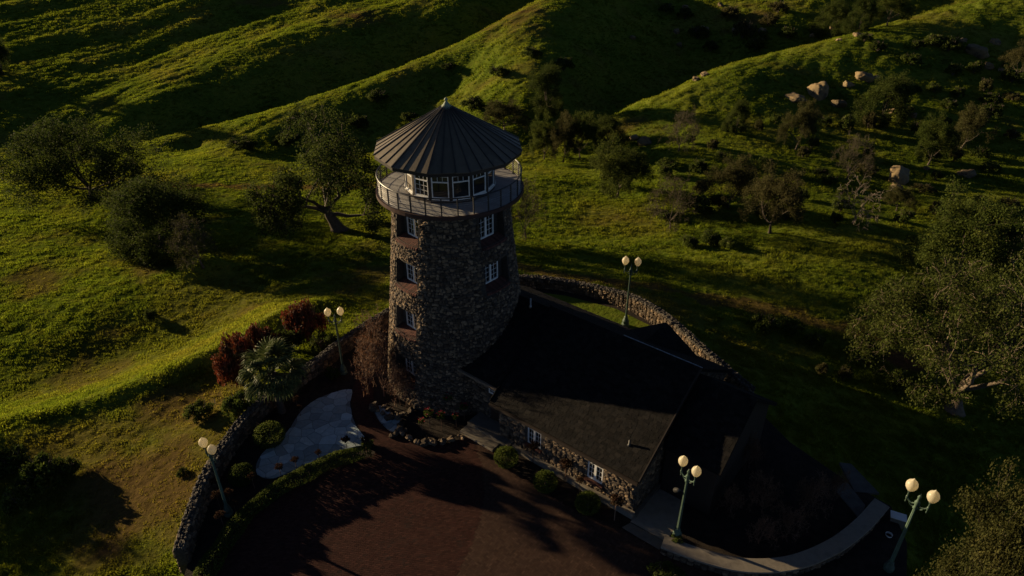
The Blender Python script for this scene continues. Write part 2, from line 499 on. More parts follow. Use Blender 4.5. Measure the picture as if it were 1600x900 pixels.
def height(x, y):
    x = np.atleast_1d(np.asarray(x, float)).ravel(); y = np.atleast_1d(np.asarray(y, float)).ravel()
    far = np.clip((np.hypot(x, y - 60) - 260) / 500, 0, 1)
    z = base_h(np.clip(x, -240, 240), np.clip(y, -90, 300))
    z = np.clip(z, -14, 30)
    z = z * (1 - .6 * far) + far * 30 * perlin(x / 190, y / 190, 9) + far * 6
    sd = poly_sd(x, y, KNOLL)
    out = smooth(0.6, 5.0, -sd)
    hill = smooth(84, 98, y + .12 * x * (x > 0) + 0 * x)
    # terracettes and lumps follow the slopes; meadow is gentler
    ca, sa = math.cos(.85), math.sin(.85)
    u, v = x * ca + y * sa, -x * sa + y * ca
    wx = perlin(x / 17, y / 17, 1) * 3; wy = perlin(x / 17, y / 17, 2) * 3
    left = smooth(12, -15, x)
    hz = (.50 * left * perlin((u + wx) / 46, (v + wy) / 7.5, 3) + .15 * left * perlin((u + wx) / 26, (v + wy) / 3.2, 13) + .14 * perlin((u + wx) / 14, (v + wy) / 5.0, 4)
          + .26 * np.abs(perlin((u + wx) / 6.0, (v + wy) / 2.8, 5)) + .11 * perlin(u / 2.2, v / 1.5, 6) + .04 * perlin(x / .8, y / .8, 11))
    mz = .24 * perlin((x + wx) / 16, (y + wy) / 9, 7) + .12 * perlin((x + wx) / 5.5, y / 3.2, 8) + .07 * np.abs(perlin(x / 2.1 + wx, y / 1.5, 10)) + .03 * perlin(x / .7, y / .6, 12)
    z = z + out * (hill * hz + (1 - hill) * mz)
    bd = line_dist(x, y, BERM)
    z = z + .26 * np.exp(-(bd / .8) ** 2) * out
    # earth mound under the bare tree
    m = MOUND
    z = z + 1.5 * np.exp(-(((x - m[0]) / 2.0) ** 2 + ((y - m[1]) / 1.5) ** 2) ** 1.6)
    ins = smooth(-.05, .35, sd)
    return z * (1 - ins) + ins * -.07


MOUND = at_z(322, 425, -3.75)
BERM = [at_z(px, py, z)[:2] for px, py, z in [(-120, 672, -2.6), (0, 657, -2.3), (80, 643, -2.1), (150, 625, -1.8), (250, 590, -1.4), (320, 558, -1.1), (400, 512, -.9), (455, 482, -.9), (520, 462, -.9)]]
ROAD = [at_z(px, py, z)[:2] for px, py, z in [(800, 415, -2.0), (880, 442, -1.4), (960, 447, -1.4), (1040, 455, -1.5), (1130, 470, -1.7), (1230, 488, -2.0), (1330, 518, -2.3), (1420, 570, -2.8)]]
TRACK = [at_z(px, py, z)[:2] for px, py, z in [(250, 292, -5.8), (330, 291, -5.9), (430, 295, -5.9), (560, 300, -5.8), (700, 300, -5)]]
DRY = [(at_z(235, 760, -1.6)[:2], 7.5, .8), (at_z(300, 640, -1.8)[:2], 5.5, .75), (at_z(120, 700, -2)[:2], 6, .55), (at_z(190, 555, -4.2)[:2], 11, .22), (at_z(330, 480, -4)[:2], 9, .36), (at_z(1020, 480, -1)[:2], 6, .5)]
BARE = [(at_z(310, 715, -1.3)[:2], 2.6), (at_z(345, 690, -1.2)[:2], 2.0), (at_z(110, 620, -4.3)[:2], 1.5), (at_z(245, 680, -1.6)[:2], 3.5),
        (at_z(240, 420, -4.7)[:2], 4.5), (at_z(60, 440, -5)[:2], 4.5), (at_y(800, 60, 132)[:2], 9), (at_y(420, 65, 165)[:2], 11), (at_y(980, 195, 92)[:2], 5), (at_y(1170, 30, 148)[:2], 8),
        (at_z(270, 830, -1.2)[:2], 1.8), (at_z(930, 470, -.8)[:2], 3.0), (at_z(550, 450, -2.6)[:2], 5), (at_y(560, 95, 150)[:2], 9)]


def dirt(x, y):
    w = perlin(x / 3.1, y / 3.1, 20) * 1.1 + perlin(x / .9, y / .9, 21) * .5
    d = .75 * smooth(1.6, .4, line_dist(x, y, ROAD) + w)
    d = np.maximum(d, .8 * smooth(1.6, .4, line_dist(x, y, TRACK) + w))
    for c, r in BARE:
        d = np.maximum(d, .6 * smooth(1.0, .1, np.hypot(x - c[0], y - c[1]) / r + w * .5))
    g_ = smooth(.7, 1.6, line_dist(x, y, BERM))
    for c, r, k in DRY:
        d = np.maximum(d, k * smooth(1.0, .25, np.hypot(x - c[0], (y - c[1]) * 1.2) / r + w * .22))
    d = d * g_
    return np.clip(d + .35 * g_ * smooth(.3, .9, perlin(x / 9, y / 6, 22) + .4 * perlin(x / 2, y / 2, 23)), 0, 1)


def ground(px, py, lo=15.0, hi=240.0):
    """first hit of the line of sight with the terrain"""
    d = ray(px, py)
    ys = np.geomspace(lo, hi, 1500)
    t = ys / d[1]
    hz = height(d[0] * t, ys)
    k = np.argmax(CAM_H + d[2] * t < hz)
    if k == 0: k = len(ys) - 1
    return Vector((float(d[0] * t[k]), float(ys[k]), float(hz[k])))


def ground_xy(x, y): return float(height(x, y)[0])


# ------------------------------------------------------------------ terrain sheet
def grass_material(name, blades):
    m = bpy.data.materials.new(name); m.use_nodes = True
    nt = m.node_tree; b = nt.nodes['Principled BSDF']
    g = N(nt, 'ShaderNodeNewGeometry')
    n1 = N(nt, 'ShaderNodeTexNoise'); n1.inputs['Scale'].default_value = .085; n1.inputs['Detail'].default_value = 6
    n2 = N(nt, 'ShaderNodeTexNoise'); n2.inputs['Scale'].default_value = 1.1; n2.inputs['Detail'].default_value = 6
    for n in (n1, n2): nt.links.new(g.outputs['Position'], n.inputs['Vector'])
    k = 1.4 if blades else 1.65
    r1 = ramp(nt, [(.34, (.036 * k, .055 * k, .008 * k)), (.46, (.062 * k, .085 * k, .010 * k)), (.57, (.090 * k, .100 * k, .014 * k)), (.70, (.112 * k, .094 * k, .024 * k))])
    r2 = ramp(nt, [(.3, (.042 * k, .062 * k, .008 * k)), (.5, (.072 * k, .091 * k, .011 * k)), (.7, (.106 * k, .108 * k, .018 * k))])
    nt.links.new(n1.outputs['Fac'], r1.inputs[0]); nt.links.new(n2.outputs['Fac'], r2.inputs[0])
    mx = N(nt, 'ShaderNodeMix', data_type='RGBA'); mx.inputs[0].default_value = .5
    nt.links.new(r1.outputs[0], mx.inputs[6]); nt.links.new(r2.outputs[0], mx.inputs[7])
    at = N(nt, 'ShaderNodeAttribute', attribute_name='dirt')
    if blades:
        at.attribute_type = 'INSTANCER'
    n3 = N(nt, 'ShaderNodeTexNoise'); n3.inputs['Scale'].default_value = 3.0; n3.inputs['Detail'].default_value = 8
    nt.links.new(g.outputs['Position'], n3.inputs['Vector'])
    soil = ((.080, .040, .021), (.115, .062, .031)) if not blades else ((.095, .070, .022), (.14, .10, .034))
    r3 = ramp(nt, [(.35, soil[0]), (.65, soil[1])])
    nt.links.new(n3.outputs['Fac'], r3.inputs[0])
    m2 = N(nt, 'ShaderNodeMix', data_type='RGBA')
    nt.links.new(at.outputs['Fac'], m2.inputs[0]); nt.links.new(mx.outputs[2], m2.inputs[6]); nt.links.new(r3.outputs[0], m2.inputs[7])
    col = m2.outputs[2]
    if blades:
        oi = N(nt, 'ShaderNodeObjectInfo'); hs = N(nt, 'ShaderNodeHueSaturation')
        mr = N(nt, 'ShaderNodeMapRange'); mr.inputs[3].default_value = .8; mr.inputs[4].default_value = 1.25
        nt.links.new(oi.outputs['Random'], mr.inputs[0]); nt.links.new(mr.outputs[0], hs.inputs['Value']); nt.links.new(col, hs.inputs['Color'])
        col = hs.outputs[0]
    nt.links.new(col, b.inputs['Base Color'])
    b.inputs['Roughness'].default_value = .9; b.inputs['Specular IOR Level'].default_value = .03
    if blades:
        tr = N(nt, 'ShaderNodeBsdfTranslucent')
        tb = N(nt, 'ShaderNodeMix', data_type='RGBA', blend_type='MULTIPLY'); tb.inputs[0].default_value = 1; tb.inputs[7].default_value = (2.7, 2.65, 1.3, 1)
        nt.links.new(col, tb.inputs[6]); nt.links.new(tb.outputs[2], tr.inputs[0])
        ms = N(nt, 'ShaderNodeMixShader'); ms.inputs[0].default_value = .45
        nt.links.new(b.outputs[0], ms.inputs[1]); nt.links.new(tr.outputs[0], ms.inputs[2]); nt.links.new(ms.outputs[0], nt.nodes['Material Output'].inputs[0])
    else:
        n4 = N(nt, 'ShaderNodeTexNoise'); n4.inputs['Scale'].default_value = 2.2; n4.inputs['Detail'].default_value = 9; n4.inputs['Roughness'].default_value = .65
        nt.links.new(g.outputs['Position'], n4.inputs['Vector'])
        bp = N(nt, 'ShaderNodeBump'); bp.inputs['Strength'].default_value = .55; bp.inputs['Distance'].default_value = .22
        nt.links.new(n4.outputs['Fac'], bp.inputs['Height'])
        df = N(nt, 'ShaderNodeBsdfDiffuse'); nt.links.new(col, df.inputs['Color']); nt.links.new(bp.outputs[0], df.inputs['Normal'])
        nt.links.new(df.outputs[0], nt.nodes['Material Output'].inputs[0])
    return m


M['ground'] = grass_material('meadow_ground', False)
M['blade'] = grass_material('grass_blade', True)


def build_terrain():
    ys = np.concatenate([np.linspace(-300, 6, 24)[:-1], np.linspace(6, 17, 24)[:-1], np.geomspace(17, 215, 760)[:-1], np.geomspace(215, 2600, 40)])
    us = np.concatenate([-np.geomspace(9, 1.02, 22), np.linspace(-1.0, 1.0, 900), np.geomspace(1.02, 9, 22)])
    Y, U = np.meshgrid(ys, us, indexing='ij')
    X = U * (np.maximum(Y, 6) + 12)
    z = height(X, Y)
    v = np.stack([X.ravel(), Y.ravel(), z], 1)
    r, c = Y.shape
    idx = np.arange(r * c).reshape(r, c)
    f = np.stack([idx[:-1, :-1], idx[:-1, 1:], idx[1:, 1:], idx[1:, :-1]], -1).reshape(-1, 4)
    me = np_mesh('ground', v, [f], M['ground'], smooth=True)
    a = me.attributes.new('dirt', 'FLOAT', 'POINT')
    a.data.foreach_set('value', dirt(X.ravel(), Y.ravel()).astype(np.float32))
    o = link('ground', me)
    o['kind'] = 'structure'
    return o


build_terrain()


def tuft_mesh(name, nb, h, spread, w, lean):
    v, f = [], []
    for _ in range(nb):
        a = nr.uniform(0, 2 * PI); r = spread * math.sqrt(nr.uniform(0, 1))
        p = np.array([r * math.cos(a), r * math.sin(a), -.04])
        b = nr.uniform(0, 2 * PI); hh = h * nr.uniform(.55, 1.15); l = lean * nr.uniform(.3, 1.2) * hh
        s = np.array([-math.sin(b), math.cos(b), 0]) * w * .5; d = np.array([math.cos(b), math.sin(b), 0])
        k = len(v)
        v += [p - s, p + s, p + d * l * .35 + s * .8 + [0, 0, hh * .6], p + d * l * .35 - s * .8 + [0, 0, hh * .6], p + d * l + [0, 0, hh]]
        f.append((k, k + 1, k + 2, k + 3)); f.append((k + 3, k + 2, k + 4, k + 4))
    q = [x for x in f if x[2] != x[3]]; t = [x[:3] for x in f if x[2] == x[3]]
    return np_mesh(name, v, [q, t], M['blade'])


def instance_stuff(name, pts, scl, variants, attrs, label, cat):
    """points with 'scl' and 'rot' attributes, each carrying one variant mesh through geometry nodes"""
    me = bpy.data.meshes.new(name)
    me.vertices.add(len(pts)); me.vertices.foreach_set('co', np.asarray(pts, np.float32).ravel())
    for k, val in dict(scl=scl, rot=nr.uniform(0, 2 * PI, len(pts)), **attrs).items():
        a = me.attributes.new(k, 'FLOAT', 'POINT'); a.data.foreach_set('value', np.asarray(val, np.float32))
    a = me.attributes.new('pick', 'INT', 'POINT'); a.data.foreach_set('value', nr.integers(0, len(variants), len(pts)).astype(np.int32))
    o = link(name, me)
    tag(o, label, cat, kind='stuff')
    ng = bpy.data.node_groups.new(name + '_scatter', 'GeometryNodeTree')
    ng.interface.new_socket('Geometry', in_out='INPUT', socket_type='NodeSocketGeometry')
    ng.interface.new_socket('Geometry', in_out='OUTPUT', socket_type='NodeSocketGeometry')
    gi, go = ng.nodes.new('NodeGroupInput'), ng.nodes.new('NodeGroupOutput')
    c = bpy.data.collections.new(name + '_variants')
    for vm in variants:
        c.objects.link(bpy.data.objects.new(vm.name, vm))
    ci = ng.nodes.new('GeometryNodeCollectionInfo'); ci.inputs['Collection'].default_value = c
    ci.inputs['Separate Children'].default_value = True
    ip = ng.nodes.new('GeometryNodeInstanceOnPoints'); ip.inputs['Pick Instance'].default_value = True

    def named(nm, typ):
        n = ng.nodes.new('GeometryNodeInputNamedAttribute'); n.data_type = typ; n.inputs['Name'].default_value = nm
        return n.outputs['Attribute']
    cx = ng.nodes.new('ShaderNodeCombineXYZ'); ng.links.new(named('rot', 'FLOAT'), cx.inputs['Z'])
    e2r = ng.nodes.new('FunctionNodeEulerToRotation'); ng.links.new(cx.outputs[0], e2r.inputs[0])
    ng.links.new(gi.outputs[0], ip.inputs['Points']); ng.links.new(ci.outputs[0], ip.inputs['Instance'])
    ng.links.new(named('pick', 'INT'), ip.inputs['Instance Index']); ng.links.new(e2r.outputs[0], ip.inputs['Rotation'])
    ng.links.new(named('scl', 'FLOAT'), ip.inputs['Scale']); ng.links.new(ip.outputs[0], go.inputs[0])
    md = o.modifiers.new('scatter', 'NODES'); md.node_group = ng
    return o


def build_grass():
    n = 620000
    y = 16.5 * (205 / 16.5) ** nr.uniform(0, 1, n) ** .72
    x = np.where(nr.uniform(0, 1, n) < .84, nr.uniform(-1.0, 1.0, n), np.sign(nr.uniform(-1, 1, n)) * nr.uniform(1.0, 1.6, n)) * (y + 12)
    clump = perlin(x / 1.3, y / 1.0, 31) + .7 * perlin(x / 4.5, y / 3.5, 32)
    d = dirt(x, y)
    keep = (nr.uniform(-.75, .75, n) < clump * .5 + .32) & (nr.uniform(0, 1, n) > d * .8) & (poly_sd(x, y, KNOLL) < -.35)
    x, y, d, clump = x[keep], y[keep], d[keep], clump[keep]
    z = height(x, y)
    s = (.6 + .45 * np.clip(clump + .4, 0, 1.4)) * nr.uniform(.7, 1.3, len(x)) * np.interp(y, [25, 60], [.75, 1.0]) * np.where(y < 110, 1.0, 1.0 + (y - 110) / 90) * (1 - .45 * d)
    var = [tuft_mesh('grass_tuft_' + k, nb, h, sp, w, le) for k, nb, h, sp, w, le in
           [('short', 20, .13, .28, .05, .8), ('tall', 16, .22, .22, .045, .7), ('broad', 18, .11, .28, .08, 1.0)]]
    instance_stuff('meadow_grass', np.stack([x, y, z], 1), s, var, dict(dirt=d), 'rough green meadow grass over the slopes around the tower', 'grass')
    print('grass tufts', len(x))


build_grass()

# ------------------------------------------------------------------ stone pieces
def stone_variant(k):
    r = random.Random(100 + k)
    n = r.choice([5, 6, 6, 7])
    pts = []
    for i in range(n):
        a = 2 * PI * (i + r.uniform(-.25, .25)) / n + .4
        c, s = math.cos(a), math.sin(a)
        q = .5 / max(abs(c), abs(s)) * .8 + .5 * .2      # between a circle and a square
        pts.append((c * q * r.uniform(.86, 1.03), s * q * r.uniform(.86, 1.03)))
    v, f = [], []
    for p in pts: v.append((p[0], p[1], -1.0))
    for p in pts: v.append((p[0], p[1], .45 + r.uniform(-.15, .15)))
    for p in pts: v.append((p[0] * .66 + r.uniform(-.04, .04), p[1] * .66 + r.uniform(-.04, .04), 1.0 + r.uniform(-.3, .3)))
    for L in (0, n):
        for i in range(n): f.append((L + i, L + (i + 1) % n, L + n + (i + 1) % n, L + n + i))
    f.append(tuple(range(2 * n, 3 * n)))
    return v, f


STONES = [stone_variant(k) for k in range(14)]
CAMV = np.array([0, 0, CAM_H])


def stone_meshes(name, material):
    out = []
    for v, f in STONES:
        b = MB(); b.add(v, f, t=0.0)
        out.append(b.mesh(name, material))
    return out


_stone_me = {k: stone_meshes('stone_' + k, M[k]) for k in ('stone', 'capstone', 'rock')}


def basis(c, ex, ey, ez, sx, sy, sz):
    m = Matrix.Identity(4)
    for i in range(3):
        m[i][0] = ex[i] * sx; m[i][1] = ey[i] * sy; m[i][2] = ez[i] * sz; m[i][3] = c[i]
    return m


def place_stones(root, mats, key, limit=300, name='stone', rest='stones'):
    """mats: local matrices. The ones that show largest become parts, the others one joined part."""
    wm = Matrix.Translation(root.location) @ root.rotation_euler.to_matrix().to_4x4()
    sc = []
    for m in mats:
        w = wm @ m
        p = np.array(w.translation); nz = np.array(w.col[2][:3]); nz = nz / (np.linalg.norm(nz) + 1e-9)
        d = CAMV - p; L = np.linalg.norm(d)
        area = w.col[0].length * w.col[1].length
        q = proj(p)
        inside = -30 < q[0] < 1630 and -30 < q[1] < 930
        sc.append(area * max(0.0, float(nz @ d) / L) / L ** 2 * (1 if inside else .01))
    order = np.argsort(sc)[::-1]
    big = set(int(i) for i in order[:limit])
    b = MB()
    for i, m in enumerate(mats):
        k = rnd.randrange(len(STONES))
        if i in big:
            link(name, _stone_me[key][k], root, m)
        else:
            b.add(STONES[k][0], STONES[k][1], m)
    if b.v:
        o = b.build(rest, M[key], root)
        o['kind'] = 'stuff'


def proj(p):
    q = np.array(p) - CAMV
    d = q[1] * cP - q[2] * sP
    if d < .1: return (-1e5, -1e5)
    return (800 + FOC * q[0] / d, 450 - FOC * (q[1] * sP + q[2] * cP) / d)


# ------------------------------------------------------------------ the paved plateau
def P0(*pts): return [tuple(at_z(px, py, 0)[:2]) for px, py in pts]


def sheet(name, poly, z, material, label=None, thick=.03):
    b = MB(); b.prism([tuple(p) for p in poly], z - thick, z)
    o = b.build(name, material)
    o['kind'] = 'structure'
    return o


# garden soil fills the walled ground, other surfaces lie on it in turn
inset = []
cen = KNOLL.mean(0)
for p in KNOLL:
    d = cen - p; inset.append(tuple(p + d / np.linalg.norm(d) * .2))
sheet('garden_soil', inset, -.036, M['soil'], thick=.01)

DRIVE = P0((305, 905), (345, 860), (382, 815), (430, 772), (490, 738), (545, 720), (583, 712), (590, 700), (578, 690), (562, 672), (551, 648), (548, 628), (551, 606), (558, 585),
           (585, 588), (583, 612), (584, 632), (592, 655), (604, 670), (618, 680), (650, 695), (700, 694), (718, 686), (730, 680), (772, 708), (786, 722), (850, 768), (905, 800), (975, 828), (1030, 858), (1090, 882), (1150, 905))
DRIVE = DRIVE + [(12.5, 15.0), (13, 3), (-11, 3), (-14.5, 14)]
DR = np.array(DRIVE)
sheet('driveway', DRIVE, .0015, M['joint'], thick=.02)
LAWN = [(-2.6, 42.6), (-1, 43.9), (1.5, 43.8), (4, 43.2), (7.5, 41.4), (10.2, 38.6), (13.0, 34.5), (14.2, 31.5), (13.2, 29.5), (9, 30), (4, 36), (.5, 39)]
o = sheet('lawn', LAWN, -.02, M['ground'], thick=.03)

# brick pavers: two fields laid in different bonds, each brick its own little block
SPLIT = [np.array(p) for p in P0((742, 690), (752, 725), (757, 768), (750, 812), (735, 855), (705, 915))] + [np.array((-4.5, 10.0))]


def right_of_split(x, y):
    ys = np.array([p[1] for p in SPLIT][::-1]); xs = np.array([p[0] for p in SPLIT][::-1])
    return x > np.interp(y, ys, xs)


def pavers(name, ang, side, material, herring):
    L, Wd, gap = .20, .10, .005
    ca, sa = math.cos(ang), math.sin(ang)
    if not herring:
        i, j = np.meshgrid(np.arange(-130, 130), np.arange(-230, 230), indexing='ij')
        u = (i + .5 * (j % 2)) * L; v = j * Wd
        du, dv = np.full(u.shape, L / 2 - gap / 2), np.full(u.shape, Wd / 2 - gap / 2)
    else:
        i, j = np.meshgrid(np.arange(-260, 260), np.arange(-260, 260), indexing='ij')
        k = (i - j) % 4
        hsel = k == 0; vsel = k == 3
        uh, vh = i * Wd + Wd / 2, j * Wd
        uv, vv = i * Wd, j * Wd + Wd / 2
        u = np.where(hsel, uh, uv); v = np.where(hsel, vh, vv)
        du = np.where(hsel, L / 2 - gap / 2, Wd / 2 - gap / 2); dv = np.where(hsel, Wd / 2 - gap / 2, L / 2 - gap / 2)
        ok = hsel | vsel
        u, v, du, dv = u[ok], v[ok], du[ok], dv[ok]
    u, v, du, dv = [q.ravel() for q in (u, v, du, dv)]
    x = u * ca - v * sa; y = 24 + u * sa + v * ca
    ok = (y > 11.5) & (y < 37) & (x < 14) & (x > -15)
    x, y, u, v, du, dv = [q[ok] for q in (x, y, u, v, du, dv)]
    ok = (poly_sd(x, y, DR) > .07) & (right_of_split(x, y) == side)
    x, y, du, dv = x[ok], y[ok], du[ok], dv[ok]
    n = len(x)
    zt = .004 + nr.normal(0, .0006, n)
    tx, ty = nr.normal(0, .003, n), nr.normal(0, .003, n)
    vs = np.zeros((n, 8, 3))
    for q, (su, sv, top) in enumerate([(-1, -1, 0), (1, -1, 0), (1, 1, 0), (-1, 1, 0), (-1, -1, 1), (1, -1, 1), (1, 1, 1), (-1, 1, 1)]):
        ins = .004 if top else 0
        a, c = su * (du - ins), sv * (dv - ins)
        vs[:, q, 0] = x + a * ca - c * sa; vs[:, q, 1] = y + a * sa + c * ca
        vs[:, q, 2] = (zt + a * tx + c * ty) if top else -.006
    base = np.arange(n)[:, None] * 8
    fs = np.concatenate([base + np.array(f) for f in [(4, 5, 6, 7), (0, 1, 5, 4), (1, 2, 6, 5), (2, 3, 7, 6), (3, 0, 4, 7)]])
    me = np_mesh(name, vs.reshape(-1, 3), [fs], material, tint=np.tile(nr.uniform(0, 1, n), 5))
    o = link(name, me); o['kind'] = 'stuff'
    return tag(o, ('red brown brick pavers in straight rows on the left of the driveway' if not side else 'tan herringbone brick pavers on the right of the driveway'), 'pavers')


pavers('brick_paving', math.radians(9), False, M['brick'], False)
pavers('herringbone_paving', math.radians(-38), True, M['paver'], True)


def smooth_poly(pts, n=4):
    P = [np.array(p) for p in pts]; out = []
    m = len(P)
    for i in range(m):
        p0, p1, p2, p3 = P[i - 1], P[i], P[(i + 1) % m], P[(i + 2) % m]
        for k in range(n):
            t = k / n
            out.append(.5 * ((2 * p1) + (-p0 + p2) * t + (2 * p0 - 5 * p1 + 4 * p2 - p3) * t * t + (-p0 + 3 * p1 - 3 * p2 + p3) * t ** 3))
    return out


def clip_half(poly, n, c):
    """keep the part of polygon where n.p <= c"""
    out = []
    for i in range(len(poly)):
        a, b = poly[i], poly[(i + 1) % len(poly)]
        da, db = n @ a - c, n @ b - c
        if da <= 0: out.append(a)
        if da * db < 0: out.append(a + (b - a) * da / (da - db))
    return out


def flagstones(root, outline, cell, z):
    """irregular stone slabs: Voronoi cells clipped to the outline by sampling which cells lie inside"""
    P = np.array(outline)
    x0, y0 = P.min(0) - cell; x1, y1 = P.max(0) + cell
    seeds = []
    for i in range(int((x1 - x0) / cell) + 1):
        for j in range(int((y1 - y0) / cell) + 1):
            seeds.append(np.array((x0 + (i + .5 + rnd.uniform(-.42, .42)) * cell, y0 + (j + .5 + rnd.uniform(-.42, .42)) * cell)))
    seeds = np.array(seeds)
    n = 0
    for k, s in enumerate(seeds):
        d = np.hypot(*(seeds - s).T)
        near = np.argsort(d)[1:14]
        poly = [s + np.array(q) * cell * 1.3 for q in ((-1, -1), (1, -1), (1, 1), (-1, 1))]
        for q in near:
            nn = (seeds[q] - s); L = np.linalg.norm(nn); nn = nn / L
            poly = clip_half(poly, nn, float(nn @ (s + seeds[q]) / 2) - .014)
            if len(poly) < 3: break
        if len(poly) < 3: continue
        pa = np.array(poly)
        sd = poly_sd(pa[:, 0], pa[:, 1], P)
        if (sd < -cell * .5).all() or float(poly_sd(np.array([s[0]]), np.array([s[1]]), P)[0]) < -cell * .35: continue
        # pull vertices that fall outside back onto the outline
        out = []
        for p, dd in zip(pa, sd):
            if dd < .02:
                best = None
                for i in range(len(P)):
                    a, b = P[i], P[(i + 1) % len(P)]
                    t = np.clip((p - a) @ (b - a) / ((b - a) @ (b - a) + 1e-9), 0, 1)
                    q = a + (b - a) * t
                    if best is None or np.hypot(*(q - p)) < np.hypot(*(best - p)): best = q
                c = s - best; p = best + c / (np.linalg.norm(c) + 1e-6) * .02
            out.append(p)
        ar = abs(sum(out[i][0] * out[(i + 1) % len(out)][1] - out[(i + 1) % len(out)][0] * out[i][1] for i in range(len(out)))) / 2
        if ar < .03: continue
        b = MB()
        zz = z + rnd.uniform(-.004, .006)
        b.prism([tuple(p - s) for p in out], -.03, 0, t=0.0)
        link('flagstone', b.mesh('flagstone', M['flag']), root, Matrix.Translation((s[0], s[1], zz)) @ Euler((rnd.uniform(-.006, .006), rnd.uniform(-.006, .006), 0)).to_matrix().to_4x4())
        n += 1
    return n


PATIO = P0((550, 609), (530, 611), (510, 617), (490, 627), (475, 638), (462, 654), (448, 677), (430, 691), (412, 706), (401, 724), (402, 741), (420, 748), (440, 743), (460, 736), (485, 726), (510, 715), (535, 703), (560, 697), (582, 694), (570, 683), (558, 668), (550, 648), (547, 628))
PATIO2 = P0((584, 637), (590, 654), (603, 669), (616, 676), (622, 668), (627, 655), (610, 645), (596, 634))
for nm, poly, lb in [('flagstone_patio', smooth_poly(PATIO, 3), 'grey blue flagstone patio shaped like a shell beside the brick path'),
                     ('flagstone_landing', smooth_poly(PATIO2, 2), 'small grey flagstone strip between the brick path and the rock planter')]:
    b = MB(); b.prism([tuple(p) for p in poly], -.03, .004)
    root = b.build(nm, M['flagjoint'])
    root['kind'] = 'structure'
    print(nm, flagstones(root, poly, .62, .022))

# concrete aprons and slabs
sheet('walkway', P0((985, 815), (1031, 764), (1064, 780), (1062, 815), (1040, 846)), .004, M['concrete'], thick=.03)
sheet('apron', P0((972, 824), (985, 817), (1040, 847), (1030, 859)), .012, M['concrete'], thick=.04)


def solid(name, poly, z0, z1, material, label, cat):
    b = MB(); b.prism([tuple(p) for p in poly], z0, z1)
    return tag(b.build(name, material), label, cat)


solid('concrete_slab', P0((1312, 722), (1330, 724), (1374, 770), (1336, 768)), -.16, -.02, M['oldconcrete'], 'thin dark concrete slab lying farther up behind the curved seat wall', 'slab')
solid('concrete_slab', P0((1303, 764), (1322, 752), (1352, 790), (1344, 812)), -.14, .02, M['oldconcrete'], 'wide dark concrete slab touching the bed behind the curved seat wall', 'slab')

# ------------------------------------------------------------------ windows
def frame_box(b, m, x0, x1, y0, y1, z0, z1): b.box(x0, x1, y0, y1, z0, z1, m)


def window(parent, m, w, h, cols, rows, style, name='window', lit_tan=False):
    """window facing local +z (x right, y up), origin at the bottom centre. Parts: frame > pane, muntin"""
    fw = .07
    b = MB()
    x0, x1 = -w / 2, w / 2
    b.box(x0, x0 + fw, 0, h, -.03, .05, m); b.box(x1 - fw, x1, 0, h, -.03, .05, m)
    b.box(x0 + fw, x1 - fw, 0, fw + .015, -.03, .055, m); b.box(x0 + fw, x1 - fw, h - fw, h, -.03, .05, m)
    lights = []
    if style == 'casement':
        b.box(-.06, .06, fw + .015, h - fw, -.03, .06, m)
        lights = [(x0 + fw, -.06, fw + .015, h - fw), (.06, x1 - fw, fw + .015, h - fw)]
    else:
        mid = h * .60
        b.box(x0 + fw, x1 - fw, mid - .03, mid + .03, -.03, .055, m)
        lights = [(x0 + fw, x1 - fw, fw + .015, mid - .03), (x0 + fw, x1 - fw, mid + .03, h - fw)]
    fr = b.build(name, M['white'], parent)
    for i, (a, c, d, e) in enumerate(lights):
        p = MB(); p.box(a + .001, c - .001, d + .001, e - .001, -.012, .0, m)
        link('pane', p.mesh('pane', M['lit_tan'] if (lit_tan and i == 0) else M['glass']), fr)
        if style == 'sash' and i == 0 and not rows: continue
        cc, rr = (cols, rows) if style == 'casement' else (3, 2 if i == 1 else rows)
        g = MB()
        for k in range(1, cc):
            x = a + (c - a) * k / cc; g.box(x - .009, x + .009, d, e, .001, .016, m)
        for k in range(1, rr):
            y = d + (e - d) * k / rr; g.box(a, c, y - .009, y + .009, .002, .018, m)
        if g.v: link('muntin', g.mesh('muntin', M['white']), fr)
    return fr


# ------------------------------------------------------------------ the tower
TX, TY = -3.33, 34.4
tower = thing('stone_tower', 'tall round rubble stone tower with a conical metal roof and balcony', 'tower', (TX, TY, 0))
DECK = 12.35


def tr(z): return 4.42 - .118 * z + .0006 * z * z


POCKETS = []   # (phi, half angle, z0, z1)
PW = .90
for phi, levels in [(225.5, [(10.12, 11.75), (7.45, 8.98), (4.55, 6.10), (1.45, 3.05)]), (318.0, [(10.05, 11.75), (7.42, 8.98)])]:
    for z0, z1 in levels:
        r = tr((z0 + z1) / 2)
        POCKETS.append((math.radians(phi), math.asin(PW / r), z0, z1))


